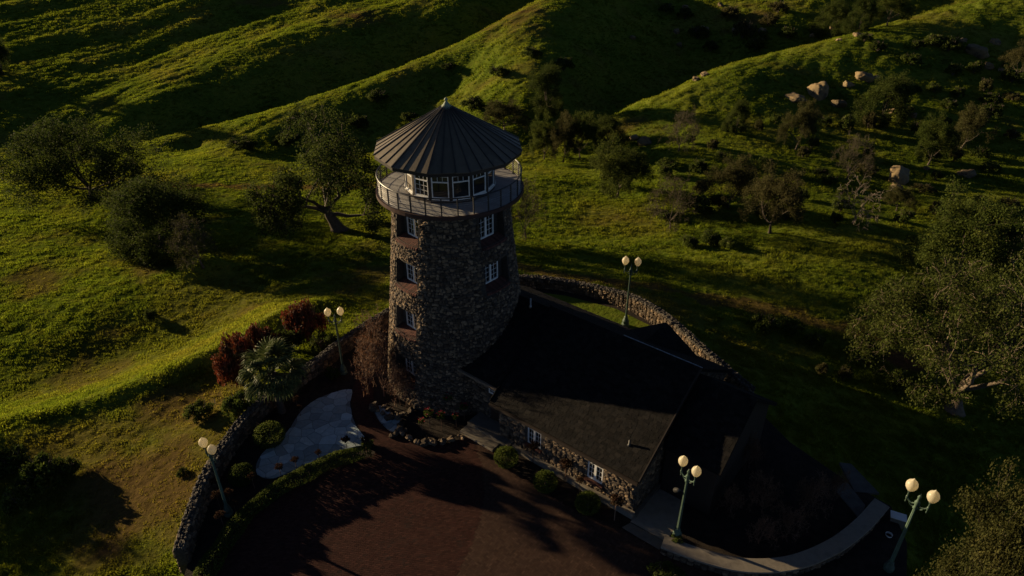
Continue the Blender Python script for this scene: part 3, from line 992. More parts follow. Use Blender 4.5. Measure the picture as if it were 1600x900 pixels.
def build_tower_wall():
    th = set(np.linspace(0, 2 * PI, 73)[:-1]); zs = set(np.linspace(-.4, 12.1, 26))
    for phi, ha, z0, z1 in POCKETS:
        th |= {(phi - ha) % (2 * PI), (phi + ha) % (2 * PI)}; zs |= {z0, z1}
    th = np.array(sorted(th)); zs = np.array(sorted(zs))
    b = MB()
    nt_, nz = len(th), len(zs)
    vs = [(tr(z) * math.cos(a), tr(z) * math.sin(a), z) for z in zs for a in th]
    fs = []
    for i in range(nz - 1):
        for j in range(nt_):
            am = th[j] + ((th[(j + 1) % nt_] - th[j]) % (2 * PI)) / 2
            zm = (zs[i] + zs[i + 1]) / 2
            hole = any(z0 < zm < z1 and abs((am - phi + PI) % (2 * PI) - PI) < ha for phi, ha, z0, z1 in POCKETS)
            if not hole:
                k = (j + 1) % nt_
                fs.append((i * nt_ + j, i * nt_ + k, (i + 1) * nt_ + k, (i + 1) * nt_ + j))
    b.add(vs, fs)
    # pocket linings
    for phi, ha, z0, z1 in POCKETS:
        n = np.array([math.cos(phi), math.sin(phi)]); t = np.array([-n[1], n[0]])
        ri = tr((z0 + z1) / 2) - .60
        def pt(s, z, inner):
            a = phi + s * ha
            p = np.array([math.cos(a), math.sin(a)]) * tr(z)
            if inner: p = n * ri + t * (p @ t)
            return (p[0], p[1], z)
        q = [pt(-1, z0, 0), pt(1, z0, 0), pt(1, z1, 0), pt(-1, z1, 0), pt(-1, z0, 1), pt(1, z0, 1), pt(1, z1, 1), pt(-1, z1, 1)]
        b.add(q, [(0, 1, 5, 4), (1, 2, 6, 5), (2, 3, 7, 6), (3, 0, 4, 7), (4, 5, 6, 7)])
    b.build('wall', M['mortar'], tower)


build_tower_wall()


def in_pocket(phi, z, mw, mh):
    for p, ha, z0, z1 in POCKETS:
        if z0 - mh - .16 < z < z1 + mh and abs((phi - p + PI) % (2 * PI) - PI) < ha + mw / tr(z): return True
    return False


mats = []
z = .05
while z < 12.0:
    h = rnd.uniform(.12, .215)
    r = tr(z + h / 2)
    a = rnd.uniform(0, 1)
    end = a + 2 * PI
    while a < end:
        w = rnd.choice([.13, .17, .21, .27, .36]) * rnd.uniform(.85, 1.15)
        ac = a + w / 2 / r
        zz = z + h / 2 + rnd.uniform(-.05, .05)
        if not in_pocket(ac, zz, w * .5, h * .35) and zz < 12.05:
            n = Vector((math.cos(ac), math.sin(ac), .11)).normalized(); t = Vector((-math.sin(ac), math.cos(ac), 0)); up = n.cross(t)
            an = rnd.uniform(-.28, .28)
            t2 = t * math.cos(an) + up * math.sin(an); u2 = n.cross(t2)
            c = (tr(zz) * math.cos(ac), tr(zz) * math.sin(ac), zz)
            mats.append(basis(c, t2, u2, n, w * .98, h * 1.0 * rnd.uniform(.9, 1.12), rnd.uniform(.04, .085)))
        a += w / r
    z += h * .93
place_stones(tower, mats, 'stone')

for phi, ha, z0, z1 in POCKETS:
    n = Vector((math.cos(phi), math.sin(phi), 0)); t = Vector((-n.y, n.x, 0)); up = Vector((0, 0, 1))
    r = tr((z0 + z1) / 2)
    m = basis(n * (r - .58) + up * (z0 + .14) + t * (.08 if phi < 4.5 else -.08), t, up, n, 1, 1, 1)
    window(tower, m, 1.22, min(1.30, z1 - z0 - .2), 2, 4, 'casement')
    # sloping brick sill, soldier bricks side by side
    sill = MB()
    nb = 13
    ro = tr(z0)
    for i in range(nb):
        x0 = -PW + 2 * PW * i / nb + .006; x1 = -PW + 2 * PW * (i + 1) / nb - .006
        xm = (x0 + x1) / 2
        o_ = math.sqrt(ro * ro - xm * xm) + .10; i_ = r - .56
        pts = [(x0, i_, z0 + .14), (x1, i_, z0 + .14), (x1, o_, z0 - .06), (x0, o_, z0 - .06), (x0, i_, z0 - .1), (x1, i_, z0 - .1), (x1, o_, z0 - .16), (x0, o_, z0 - .16)]
        sill.add([t * p[0] + n * p[1] + up * p[2] for p in pts], [(3, 2, 1, 0), (4, 5, 6, 7), (0, 1, 5, 4), (1, 2, 6, 5), (2, 3, 7, 6), (3, 0, 4, 7)])
    sill.build('brick_sill', M['sill'], tower)

# balcony
RD = 3.94
b = MB(); b.lathe([(3.0, 11.55), (3.12, 11.75), (3.3, 11.98), (3.62, 12.12), (3.84, 12.13), (3.84, 12.2), (2.9, 12.2)], 72); b.build('corbel', M['darktrim'], tower, smooth=False)
b = MB()
n = 72
for i in range(n):
    a0, a1 = 2 * PI * i / n, 2 * PI * (i + 1) / n
    q = [((RD + .03) * math.cos(a), (RD + .03) * math.sin(a)) for a in (a0, a1)]; p = [((RD - .05) * math.cos(a), (RD - .05) * math.sin(a)) for a in (a0, a1)]
    b.add([(q[0][0], q[0][1], 12.16), (q[1][0], q[1][1], 12.16), (q[1][0], q[1][1], 12.36), (q[0][0], q[0][1], 12.36),
           (p[0][0], p[0][1], 12.16), (p[1][0], p[1][1], 12.16), (p[1][0], p[1][1], 12.36), (p[0][0], p[0][1], 12.36)],
          [(0, 1, 2, 3), (5, 4, 7, 6), (3, 2, 6, 7), (1, 0, 4, 5)], t=.5)
b.build('fascia', M['redtrim'], tower)
bw = .15
k = -int(RD / bw)
ang = math.radians(-30)
RZ = Matrix.Rotation(ang, 4, 'Z')
while k * bw < RD:
    y0, y1 = k * bw + .003, (k + 1) * bw - .003
    m_ = max(abs(y0), abs(y1))
    if m_ < RD - .06:
        def hx(y): return math.sqrt((RD - .055) ** 2 - y * y)
        b = MB()
        b.prism([(-hx(y0), y0), (hx(y0), y0), (hx(y1), y1), (-hx(y1), y1)], 12.315, 12.35 + rnd.uniform(-.002, .002), RZ, t=0.0)
        b.build('deck_board', M['deck'], tower)
    k += 1
NP = 30
for i in range(NP):
    a = 2 * PI * (i + .35) / NP
    b = MB()
    b.box(-.03, .03, -.03, .03, 12.34, 13.25, Matrix.Translation((3.84 * math.cos(a), 3.84 * math.sin(a), 0)) @ Matrix.Rotation(a, 4, 'Z'), t=0.0)
    b.build('rail_post', M['rail'], tower)
b = MB(); b.ring(3.84, 13.27, .035, 90, 6); b.build('top_rail', M['rail'], tower)
for k in range(7):
    b = MB(); b.ring(3.84, 12.46 + k * .11, .007, 90, 4); b.build('rail_cable', M['cable'], tower)

# lantern room: 14 sides, a sash window in each
NL, RL = 14, 2.42
aw = 2 * RL * math.sin(PI / NL)
ap = RL * math.cos(PI / NL)
b = MB()
ph0 = math.radians(263)
cor = [(RL * math.cos(ph0 + (i + .5) * 2 * PI / NL), RL * math.sin(ph0 + (i + .5) * 2 * PI / NL)) for i in range(NL)]
# sill wall, head band and corner posts; openings in between
b.prism(cor, 12.351, 12.60); b.prism(cor, 14.12, 14.75)
for i in range(NL):
    a = ph0 + (i + .5) * 2 * PI / NL
    b.box(-.16, .012, -.09, .09, 12.60, 14.12, Matrix.Translation((RL * math.cos(a), RL * math.sin(a), 0)) @ Matrix.Rotation(a, 4, 'Z'))
b.build('lantern_wall', M['darktrim'], tower)
b = MB(); b.lathe([(1.55, 12.60), (1.55, 14.12)], 28); b.build('lantern_core', M['lit_tan'], tower)
for i in range(NL):
    a = ph0 + i * 2 * PI / NL
    n = Vector((math.cos(a), math.sin(a), 0)); t = Vector((-n.y, n.x, 0)); up = Vector((0, 0, 1))
    m = basis(n * (ap - .035) + up * 12.61, t, up, n, 1, 1, 1)
    window(tower, m, aw - .15, 1.50, 3, 3 if i in (13, 4, 8) else 0, 'sash', lit_tan=i in (10, 11, 12))  # lower panes towards the sun are tan: sunlight painted into their colour
    s = MB(); s.box(-aw / 2 + .08, aw / 2 - .08, -.045, .0, .03, .11, m); s.build('window_ledge', M['white'], tower)

# roof: 12 flat facets, standing seam sheets
NF = 12
RE, ZE, ZA = 3.92, 14.56, 16.80
f0 = math.radians(230)
npan = 3
roofroot = tower
for i in range(NF):
    a0, a1 = f0 + i * 2 * PI / NF, f0 + (i + 1) * 2 * PI / NF
    c0 = np.array((RE * math.cos(a0), RE * math.sin(a0), ZE)); c1 = np.array((RE * math.cos(a1), RE * math.sin(a1), ZE)); ax = np.array((0, 0, ZA))
    for j in range(npan):
        p0 = c0 + (c1 - c0) * j / npan; p1 = c0 + (c1 - c0) * (j + 1) / npan
        cen_ = (p0 + p1) / 2
        lift = np.array((0, 0, rnd.uniform(-.012, .012)))
        q = [p0 + lift, p1 + lift, p1 + (ax - p1) * .955 + lift, p0 + (ax - p0) * .955 + lift]
        b = MB(); b.slab([Vector(v) for v in q], .035, t=0.0)
        b.build('roof_panel', M['metalroof'], tower)
    for j in range(npan):
        p0 = c0 + (c1 - c0) * j / npan
        b = MB()
        top = p0 + (ax - p0) * .955
        d = Vector(top - p0).normalized(); side = d.cross(Vector((0, 0, 1))).normalized(); up = side.cross(d)
        w, hh = (.018, .042) if j else (.026, .055)
        b.slab([Vector(p0) - side * w + up * hh, Vector(p0) + side * w + up * hh, Vector(top) + side * w * .5 + up * hh, Vector(top) - side * w * .5 + up * hh], hh + .02, t=0.0)
        b.build('roof_seam', M['seam'], tower)
b = MB()
for i in range(NF):
    a0, a1 = f0 + i * 2 * PI / NF, f0 + (i + 1) * 2 * PI / NF
    r0, r1 = RE - .04, RE - .12
    v = [(r0 * math.cos(a0), r0 * math.sin(a0), ZE - .03), (r0 * math.cos(a1), r0 * math.sin(a1), ZE - .03), (r0 * math.cos(a1), r0 * math.sin(a1), ZE - .2), (r0 * math.cos(a0), r0 * math.sin(a0), ZE - .2),
         (2.2 * math.cos(a0), 2.2 * math.sin(a0), ZE - .2), (2.2 * math.cos(a1), 2.2 * math.sin(a1), ZE - .2)]
    b.add(v, [(3, 2, 1, 0), (4, 5, 2, 3)])
b.build('roof_fascia', M['darktrim'], tower)
b = MB(); b.lathe([(.34, 16.60), (.30, 16.66), (.16, 16.80), (.07, 16.92), (.045, 16.96), (.09, 16.99), (.10, 17.04), (.06, 17.09), (.015, 17.14)], 14); b.build('finial', M['copper'], tower, smooth=True)

# ------------------------------------------------------------------ the house joined to the tower
HO = np.array((-1.16, 28.01)); HA = math.atan2(-.63, .78)
house = thing('stone_house', 'low stone house with dark shingle gable roofs joined to the tower', 'house', (HO[0], HO[1], 0), HA)
K = .61                          # roof slope
ZE_H = 2.70
TRG = 5.35


def rz_(t): return ZE_H + K * t


def hst(px, py, z):
    p = at_z(px, py, z)[:2] - HO
    return (p[0] * math.cos(HA) + p[1] * math.sin(HA), -p[0] * math.sin(HA) + p[1] * math.cos(HA))


# walls (local x along the eave, y towards the back); front wall with two window openings
WINS = [(2.24, 3.14, .90, 1.98), (6.02, 6.92, .84, 1.92)]
b = MB()
yf, yb = .36, .62
xs = [.30, 2.24, 3.14, 6.02, 6.92, 8.72]
for x0, x1 in [(xs[0], xs[1]), (xs[2], xs[3]), (xs[4], xs[5])]:
    b.box(x0, x1, yf, yb, -.1, 2.74)
for x0, x1, z0, z1 in WINS:
    b.box(x0, x1, yf, yb, -.1, z0); b.box(x0, x1, yf, yb, z1, 2.74)
b.build('front_wall', M['mortar'], house)
b = MB()
b.add([(8.46, yb, -.1), (8.72, yb, -.1), (8.72, 10.1, -.1), (8.46, 10.1, -.1), (8.46, yb, rz_(yb) - .12), (8.72, yb, rz_(yb) - .12), (8.72, TRG, rz_(TRG) - .15), (8.46, TRG, rz_(TRG) - .15), (8.72, 10.1, 2.9), (8.46, 10.1, 2.9)],
      [(0, 4, 7, 9, 3), (1, 2, 8, 6, 5), (0, 1, 5, 4), (2, 3, 9, 8)])
b.build('gable_wall', M['mortar'], house)
b = MB(); b.box(.30, .54, yb, 1.25, -.1, 3.0); b.box(-5.2, .30, 1.12, 1.36, -.1, 3.3); b.build('entry_wall', M['mortar'], house)
b = MB(); b.box(-4, 8.46, 9.86, 10.1, -.1, 2.9); b.build('back_wall', M['mortar'], house)

mats = []
zr = .06
while zr < 2.62:
    h = rnd.uniform(.16, .27)
    x = .30 + rnd.uniform(0, .1)
    while x < 8.70:
        w = rnd.choice([.18, .25, .32, .42]) * rnd.uniform(.85, 1.15)
        xc, zc = x + w / 2, zr + h / 2 + rnd.uniform(-.04, .04)
        if not any(a - w * .45 < xc < c + w * .45 and z0 - h * .8 < zc < z1 + h * .4 for a, c, z0, z1 in WINS) and xc + w / 2 < 8.76 and zc < 2.6:
            an = rnd.uniform(-.25, .25)
            mats.append(basis((xc, yf, zc), Vector((math.cos(an), 0, math.sin(an))), Vector((-math.sin(an), 0, math.cos(an))), Vector((0, -1, 0)), w, h, rnd.uniform(.04, .09)))
        x += w
    zr += h * .92
zr = .06
while zr < 2.9:
    h = rnd.uniform(.17, .28); x = -5.0
    while x < .2:
        w = rnd.choice([.2, .28, .36, .44])
        xc, zc = x + w / 2, zr + h / 2
        if not (-1.12 < xc < -.42 and 2.1 < zc < 3.3) and not (-1.05 < xc < .35 and zc < 2.2):
            mats.append(basis((xc, 1.12, zc), Vector((1, 0, 0)), Vector((0, 0, 1)), Vector((0, -1, 0)), w, h, rnd.uniform(.04, .08)))
        x += w
    zr += h * .93
zr = .06
while zr < 5.4:
    h = rnd.uniform(.18, .3); y = .5
    while y < 10.0:
        w = rnd.choice([.2, .28, .36, .46])
        yc, zc = y + w / 2, zr + h / 2
        if zc < min(rz_(yc), rz_(2 * TRG - yc)) - .35:
            mats.append(basis((8.72, yc, zc), Vector((0, 1, 0)), Vector((0, 0, 1)), Vector((1, 0, 0)), w, h, rnd.uniform(.04, .08)))
        y += w
    zr += h * .93
place_stones(house, mats, 'stone')

X1, Y1, Z1 = Vector((1, 0, 0)), Vector((0, 1, 0)), Vector((0, 0, 1))
for x0, x1, z0, z1 in WINS:
    window(house, basis(((x0 + x1) / 2, yf + .08, z0), X1, Z1, -Y1, 1, 1, 1), x1 - x0 - .01, z1 - z0 - .01, 2, 3, 'casement')
    b = MB()
    for i in range(9):
        a, c = x0 - .08 + (x1 - x0 + .16) * i / 9 + .005, x0 - .08 + (x1 - x0 + .16) * (i + 1) / 9 - .005
        b.box(a, c, yf - .14, yf + .07, z0 - .16, z0 - .012)
    b.build('brick_sill', M['sill'], house)
window(house, basis((-.72, 1.09, 2.16), X1, Z1, -Y1, 1, 1, 1), .56, .86, 2, 3, 'sash')
d = MB(); d.box(-.92, .06, 1.08, 1.13, .34, 2.05)
door = d.build('door', M['wood'], house)
d = MB()
for i in range(2):
    for j in range(3):
        d.box(-.84 + i * .44, -.46 + i * .44, 1.06, 1.079, .46 + j * .52, .88 + j * .52)
d.build('door_panel', M['wood'], door)
d = MB(); d.lathe([(.001, 0), (.03, .01), (.03, .04), (.001, .05)], 8, Matrix.Translation((-.02, 1.07, 1.2)) @ Matrix.Rotation(PI / 2, 4, 'X')); d.build('handle', M['cable'], door)

# concrete foundation ledge, entrance steps
b = MB(); b.box(1.35, 8.86, .12, .345, -.05, .32, t=.3); b.build('foundation_ledge', M['concrete'], house)
b = MB(); b.box(8.73, 8.95, .345, 2.9, -.05, .14, t=.4); b.build('foundation_ledge', M['concrete'], house)
b = MB(); b.box(-1.7, .68, -.68, -.04, -.05, .17, t=.2); b.build('step', M['concrete'], house)
b = MB(); b.box(-1.72, 1.30, -.035, 1.06, -.05, .34, t=.6); b.build('step', M['concrete'], house)


# roofs: deck slabs with real shingles laid in courses
def shingles(b, o3, ex, ey, lx, ly, skip=None, lead=0.0):
    """courses of shingles on a plane: o3 lower left corner, ex along the eave, ey up the slope (unit vectors)"""
    nn = ex.cross(ey).normalized()
    expo = .19
    for r in range(int(ly / expo)):
        x = -.15 if r % 2 else 0.0
        x -= rnd.uniform(0, .1)
        while x < lx:
            w = rnd.choice([.2, .26, .32])
            a, c = max(x, 0), min(x + w - .012, lx)
            if c - a > .03:
                y0, y1 = r * expo, min((r + 1) * expo + .03, ly)
                j = rnd.uniform(-.015, .015)
                th = rnd.uniform(.014, .030)
                if not (skip and skip((a + c) / 2, (y0 + y1) / 2)):
                    p = lambda x_, y_, z_: o3 + ex * x_ + ey * y_ + nn * z_
                    b.add([p(a, y0 + j, 0), p(c, y0 + j, 0), p(a, y0 + j, th), p(c, y0 + j, th), p(c, y1, .004), p(a, y1, .004)], [(0, 1, 3, 2), (2, 3, 4, 5), (0, 2, 5), (1, 4, 3)])
            x += w


def gable(x0, x1, yf_, yr, zr0, k, ybk, over=.0, thick=.16, skipf=None, name='roof'):
    """ridge along x"""
    ze = zr0 - k * (yr - yf_); zb = zr0 - k * (ybk - yr)
    b = MB()
    b.slab([(x0, yf_, ze), (x1, yf_, ze), (x1, yr, zr0), (x0, yr, zr0)], thick)
    b.slab([(x1, ybk, zb), (x0, ybk, zb), (x0, yr + .002, zr0 - .002), (x1, yr + .002, zr0 - .002)], thick)
    rf = b.build(name, M['slate'], house)
    s = MB()
    up = Vector((0, 1, k)).normalized(); L = math.hypot(yr - yf_, k * (yr - yf_))
    shingles(s, Vector((x0, yf_, ze + .003)), X1, up, x1 - x0, L, skipf)
    up2 = Vector((0, -1, k)).normalized(); L2 = math.hypot(ybk - yr, k * (ybk - yr))
    shingles(s, Vector((x1, ybk, zb + .003)), -X1, up2, x1 - x0, L2)
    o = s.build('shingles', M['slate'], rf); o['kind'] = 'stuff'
    c = MB()
    n = int((x1 - x0) / .3)
    for i in range(n):
        a = x0 + (x1 - x0) * i / n
        for sg in (-1, 1):
            w = .16
            c.add([(a, yr, zr0 + .045), (a + (x1 - x0) / n + .03, yr, zr0 + .03), (a + (x1 - x0) / n + .03, yr + sg * w, zr0 - k * w + .03), (a, yr + sg * w, zr0 - k * w + .045)], [(0, 1, 2, 3) if sg < 0 else (3, 2, 1, 0)])
    c.build('ridge_cap', M['slate'], rf)
    return rf


zr0 = rz_(TRG)
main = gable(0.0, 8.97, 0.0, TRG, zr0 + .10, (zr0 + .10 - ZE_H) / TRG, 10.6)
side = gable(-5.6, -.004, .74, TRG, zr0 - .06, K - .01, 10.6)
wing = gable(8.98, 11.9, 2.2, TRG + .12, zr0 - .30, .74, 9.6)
# rear wing with its ridge at right angles
b = MB()
xr, x0, x1, y0, y1, zz0, zz1 = 5.1, 2.72, 7.5, 5.6, 9.55, 3.42, 5.0
y1 = 9.45
b2 = MB()
b2.slab([(x0, y0, zz0), (xr, y0, zz1), (xr, y1, zz1), (x0, y1, zz0)], .16)
b2.slab([(x1, y0, zz0), (x1, y1, zz0), (xr + .002, y1, zz1 - .002), (xr + .002, y0, zz1 - .002)], .16)
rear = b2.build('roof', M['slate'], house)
s_ = MB()
kk = (zz1 - zz0) / (xr - x0); LL = math.hypot(xr - x0, zz1 - zz0)
shingles(s_, Vector((x0, y1, zz0 + .003)), -Y1, Vector((1, 0, kk)).normalized(), y1 - y0, LL)
shingles(s_, Vector((x1, y0, zz0 + .003)), Y1, Vector((-1, 0, kk)).normalized(), y1 - y0, LL)
o = s_.build('shingles', M['slate'], rear); o['kind'] = 'stuff'
b = MB(); b.add([(x0 + .3, y1 - .3, -.1), (x1 - .3, y1 - .3, -.1), (x1 - .3, y1 - .3, 3.4), (xr, y1 - .3, 4.8), (x0 + .3, y1 - .3, 3.4)], [(0, 1, 2, 3, 4)])
b.box(x1 - .5, x1 - .3, 9.0, y1 - .301, -.1, 3.3); b.build('rear_wall', M['mortar'], house)
b = MB(); b.box(8.98, 11.35, 2.7, 2.95, -.1, 3.35)
WG = [(2.7, -.1), (9.2, -.1), (9.2, 2.65), (TRG + .12, 5.40), (2.7, 3.38)]
b.add([(11.35, y, z) for y, z in WG] + [(11.6, y, z) for y, z in WG], [(4, 3, 2, 1, 0), (5, 6, 7, 8, 9)] + [(i, (i + 1) % 5, 5 + (i + 1) % 5, 5 + i) for i in range(5)])
b.build('wing_wall', M['darktrim'], house)  # wall's deep shade put into its colour by the dark trim material
# gutters, fascias, vent pipes
b = MB(); b.box(-.02, 8.98, -.10, -.005, 2.50, 2.66, t=.2); b.build('gutter', M['darktrim'], house)
b = MB(); b.box(-5.2, -.03, .60, .73, 2.96, 3.10, t=.2); b.build('gutter', M['fascia'], house)
b = MB(); b.slab([(-.055, -.02, 2.80), (-.003, -.02, 2.80), (-.003, TRG, zr0 + .18), (-.055, TRG, zr0 + .18)], .2); b.build('rake_board', M['slate'], house)
b = MB(); b.slab([(8.972, -.02, 2.78), (9.03, -.02, 2.78), (9.03, TRG, zr0 + .15), (8.972, TRG, zr0 + .15)], .24); b.build('rake_board', M['darktrim'], house)
b = MB(); b.box(4.55, 9.0, TRG + .20, TRG + .23, zr0 + .02, zr0 + .055); b.build('flashing', M['cable'], house)
for x, y, h in [(7.75, 1.15, .32), (-1.2, 5.0, .5)]:
    b = MB(); z = rz_(y) + .02
    b.lathe([(.09, z - .1), (.09, z + .03), (.05, z + .06), (.05, z + h), (.001, z + h)], 10, c=(x, y)); b.build('vent_pipe', M['rail'] if h < .4 else M['cable'], house, smooth=True)


# ------------------------------------------------------------------ dry stone walls round the plateau
def resample(pts, step):
    P = np.array(pts); seg = np.hypot(*(P[1:] - P[:-1]).T); cum = np.concatenate([[0], np.cumsum(seg)])
    n = max(2, int(cum[-1] / step))
    s = np.linspace(0, cum[-1], n + 1)
    return np.stack([np.interp(s, cum, P[:, 0]), np.interp(s, cum, P[:, 1])], 1)


def open_smooth(pts, n=6):
    P = [np.array(p) for p in pts]; P = [2 * P[0] - P[1]] + P + [2 * P[-1] - P[-2]]
    out = []
    for i in range(1, len(P) - 2):
        p0, p1, p2, p3 = P[i - 1:i + 3]
        for k in range(n):
            t = k / n
            out.append(.5 * ((2 * p1) + (-p0 + p2) * t + (2 * p0 - 5 * p1 + 4 * p2 - p3) * t * t + (-p0 + 3 * p1 - 3 * p2 + p3) * t ** 3))
    return out + [P[-2]]


def stone_wall(pts, top, width, label, name='stone_wall'):
    """pts run so that the plateau lies on the left or right; both faces are laid with stones, cap stones on top"""
    path = resample(open_smooth(pts), .35)
    mid = path[len(path) // 2]
    root = thing(name, label, 'stone wall', (mid[0], mid[1], 0))
    path = path - mid
    hw = width / 2
    b = MB(); mats, caps = [], []
    n = len(path)
    nor = []
    for i in range(n):
        d = path[min(i + 1, n - 1)] - path[max(i - 1, 0)]; d = d / np.linalg.norm(d)
        nor.append(np.array((-d[1], d[0])))
    gl = [min(ground_xy(*(path[i] + mid + nor[i] * s * (hw + .25))) for s in (1, -1)) for i in range(n)]
    tp = [top(i / (n - 1)) for i in range(n)]
    vs, fs = [], []
    for i in range(n):
        for s in (-1, 1):
            p = path[i] + nor[i] * s * (hw - .03)
            vs += [(p[0], p[1], gl[i] - .4), (p[0], p[1], tp[i] - .05)]
    for i in range(n - 1):
        a, c = i * 4, i * 4 + 4
        fs += [(a, c, c + 1, a + 1), (a + 2, a + 3, c + 3, c + 2), (a + 1, c + 1, c + 3, a + 3)]
    fs += [(0, 1, 3, 2), ((n - 1) * 4, (n - 1) * 4 + 2, (n - 1) * 4 + 3, (n - 1) * 4 + 1)]
    b.add(vs, fs); b.build('core', M['mortar'], root)
    for i in range(n - 1):
        d = path[i + 1] - path[i]; L = np.linalg.norm(d); d = d / L
        T = Vector((d[0], d[1], 0)); Nn = Vector((-d[1], d[0], 0))
        c0 = (path[i] + path[i + 1]) / 2
        tz = (tp[i] + tp[i + 1]) / 2
        for s in (-1, 1):
            g = ground_xy(*(c0 + mid + np.array((Nn.x, Nn.y)) * s * (hw + .3)))
            z = tz - .10
            while z > g - .05:
                h = rnd.uniform(.15, .27)
                k = rnd.choice([1, 1, 2])
                for q in range(k):
                    w = L / k
                    cc = Vector((c0[0], c0[1], 0)) + T * ((q + .5) / k - .5) * L * 1.0 + Nn * s * (hw - .02) + Vector((0, 0, z - h / 2 + rnd.uniform(-.04, .04)))
                    an = rnd.uniform(-.3, .3)
                    t = T * (math.cos(an) * s) * -1 + Z1 * math.sin(an); nn = Nn * s; u = nn.cross(t)
                    mats.append(basis(cc, t, u, nn, w * rnd.uniform(.92, 1.12), h * rnd.uniform(.95, 1.15), rnd.uniform(.05, .11)))
                z -= h * .92
        # cap: small flat rubble set on edge and flat, three ragged rows
        for row in (-1, 0, 1):
            x = -L / 2
            while x < L / 2:
                w = rnd.uniform(.10, .24)
                cc = Vector((c0[0], c0[1], tz + rnd.uniform(-.05, .0))) + Nn * (row * width * .31 + rnd.uniform(-.03, .03)) + T * (x + w / 2)
                an = rnd.uniform(-.6, .6)
                t = T * math.cos(an) + Nn * math.sin(an); u = Z1.cross(t)
                caps.append(basis(cc, t, u, Vector((rnd.uniform(-.25, .25), rnd.uniform(-.25, .25), 1)).normalized(), w * 1.08, width * .36 * rnd.uniform(.8, 1.15), rnd.uniform(.03, .09)))
                x += w
    place_stones(root, mats, 'stone')
    place_stones(root, caps, 'capstone', name='cap_stone', rest='cap_stones')
    return root


stone_wall(WALL_L[1:], lambda t: .96 + .05 * math.sin(t * 9), .48, 'long rubble stone wall curving round the paved terrace on its left edge')
stone_wall(WALL_B[1:], lambda t: .80 + .35 * smooth(.3, .55, t) + .04 * math.sin(t * 11) - .35 * smooth(.85, 1, t), .50, 'curved rubble stone wall behind the house, partly sunlit orange on its inner face')

# seat wall with a broad flat concrete cap
SW = [at_z(px, py, .52)[:2] for px, py in [(1036, 846), (1090, 866), (1160, 883), (1235, 880), (1300, 855), (1345, 822), (1378, 786)]]
path = resample(open_smooth(SW), .30)
mid = path[len(path) // 2]
root = thing('seat_wall', 'low curved planter wall with a broad flat concrete cap at bottom right', 'planter wall', (mid[0], mid[1], 0))
path = path - mid
n = len(path)
cap, core, mats = MB(), MB(), []
nor = []
for i in range(n):
    d = path[min(i + 1, n - 1)] - path[max(i - 1, 0)]; d = d / np.linalg.norm(d); nor.append(np.array((-d[1], d[0])))


def strip(b, hw, z0, z1):
    vs, fs = [], []
    for i in range(n):
        for s in (-1, 1):
            p = path[i] + nor[i] * s * hw
            vs += [(p[0], p[1], z0), (p[0], p[1], z1)]
    for i in range(n - 1):
        a, c = i * 4, i * 4 + 4
        fs += [(a, c, c + 1, a + 1), (c + 2, a + 2, a + 3, c + 3), (a + 1, c + 1, c + 3, a + 3), (a, a + 2, c + 2, c)]
    e = (n - 1) * 4
    fs += [(0, 1, 3, 2), (e, e + 2, e + 3, e + 1)]
    b.add(vs, fs, t=.35)


strip(cap, .36, .46, .56); cap.build('cap', M['concrete'], root)
strip(core, .24, -.6, .46); core.build('core', M['mortar'], root)
for i in range(n - 1):
    d = path[i + 1] - path[i]; L = np.linalg.norm(d); T = Vector((d[0] / L, d[1] / L, 0)); Nn = Vector((-T.y, T.x, 0))
    for s in (-1, 1):
        z = .44
        while z > -.3:
            h = rnd.uniform(.13, .22)
            c0 = (path[i] + path[i + 1]) / 2
            mats.append(basis(Vector((c0[0], c0[1], z - h / 2)) + Nn * s * .24, -T * s, Z1, Nn * s, L * 1.02, h, rnd.uniform(.04, .09)))
            z -= h * .95
place_stones(root, mats, 'stone', limit=60)

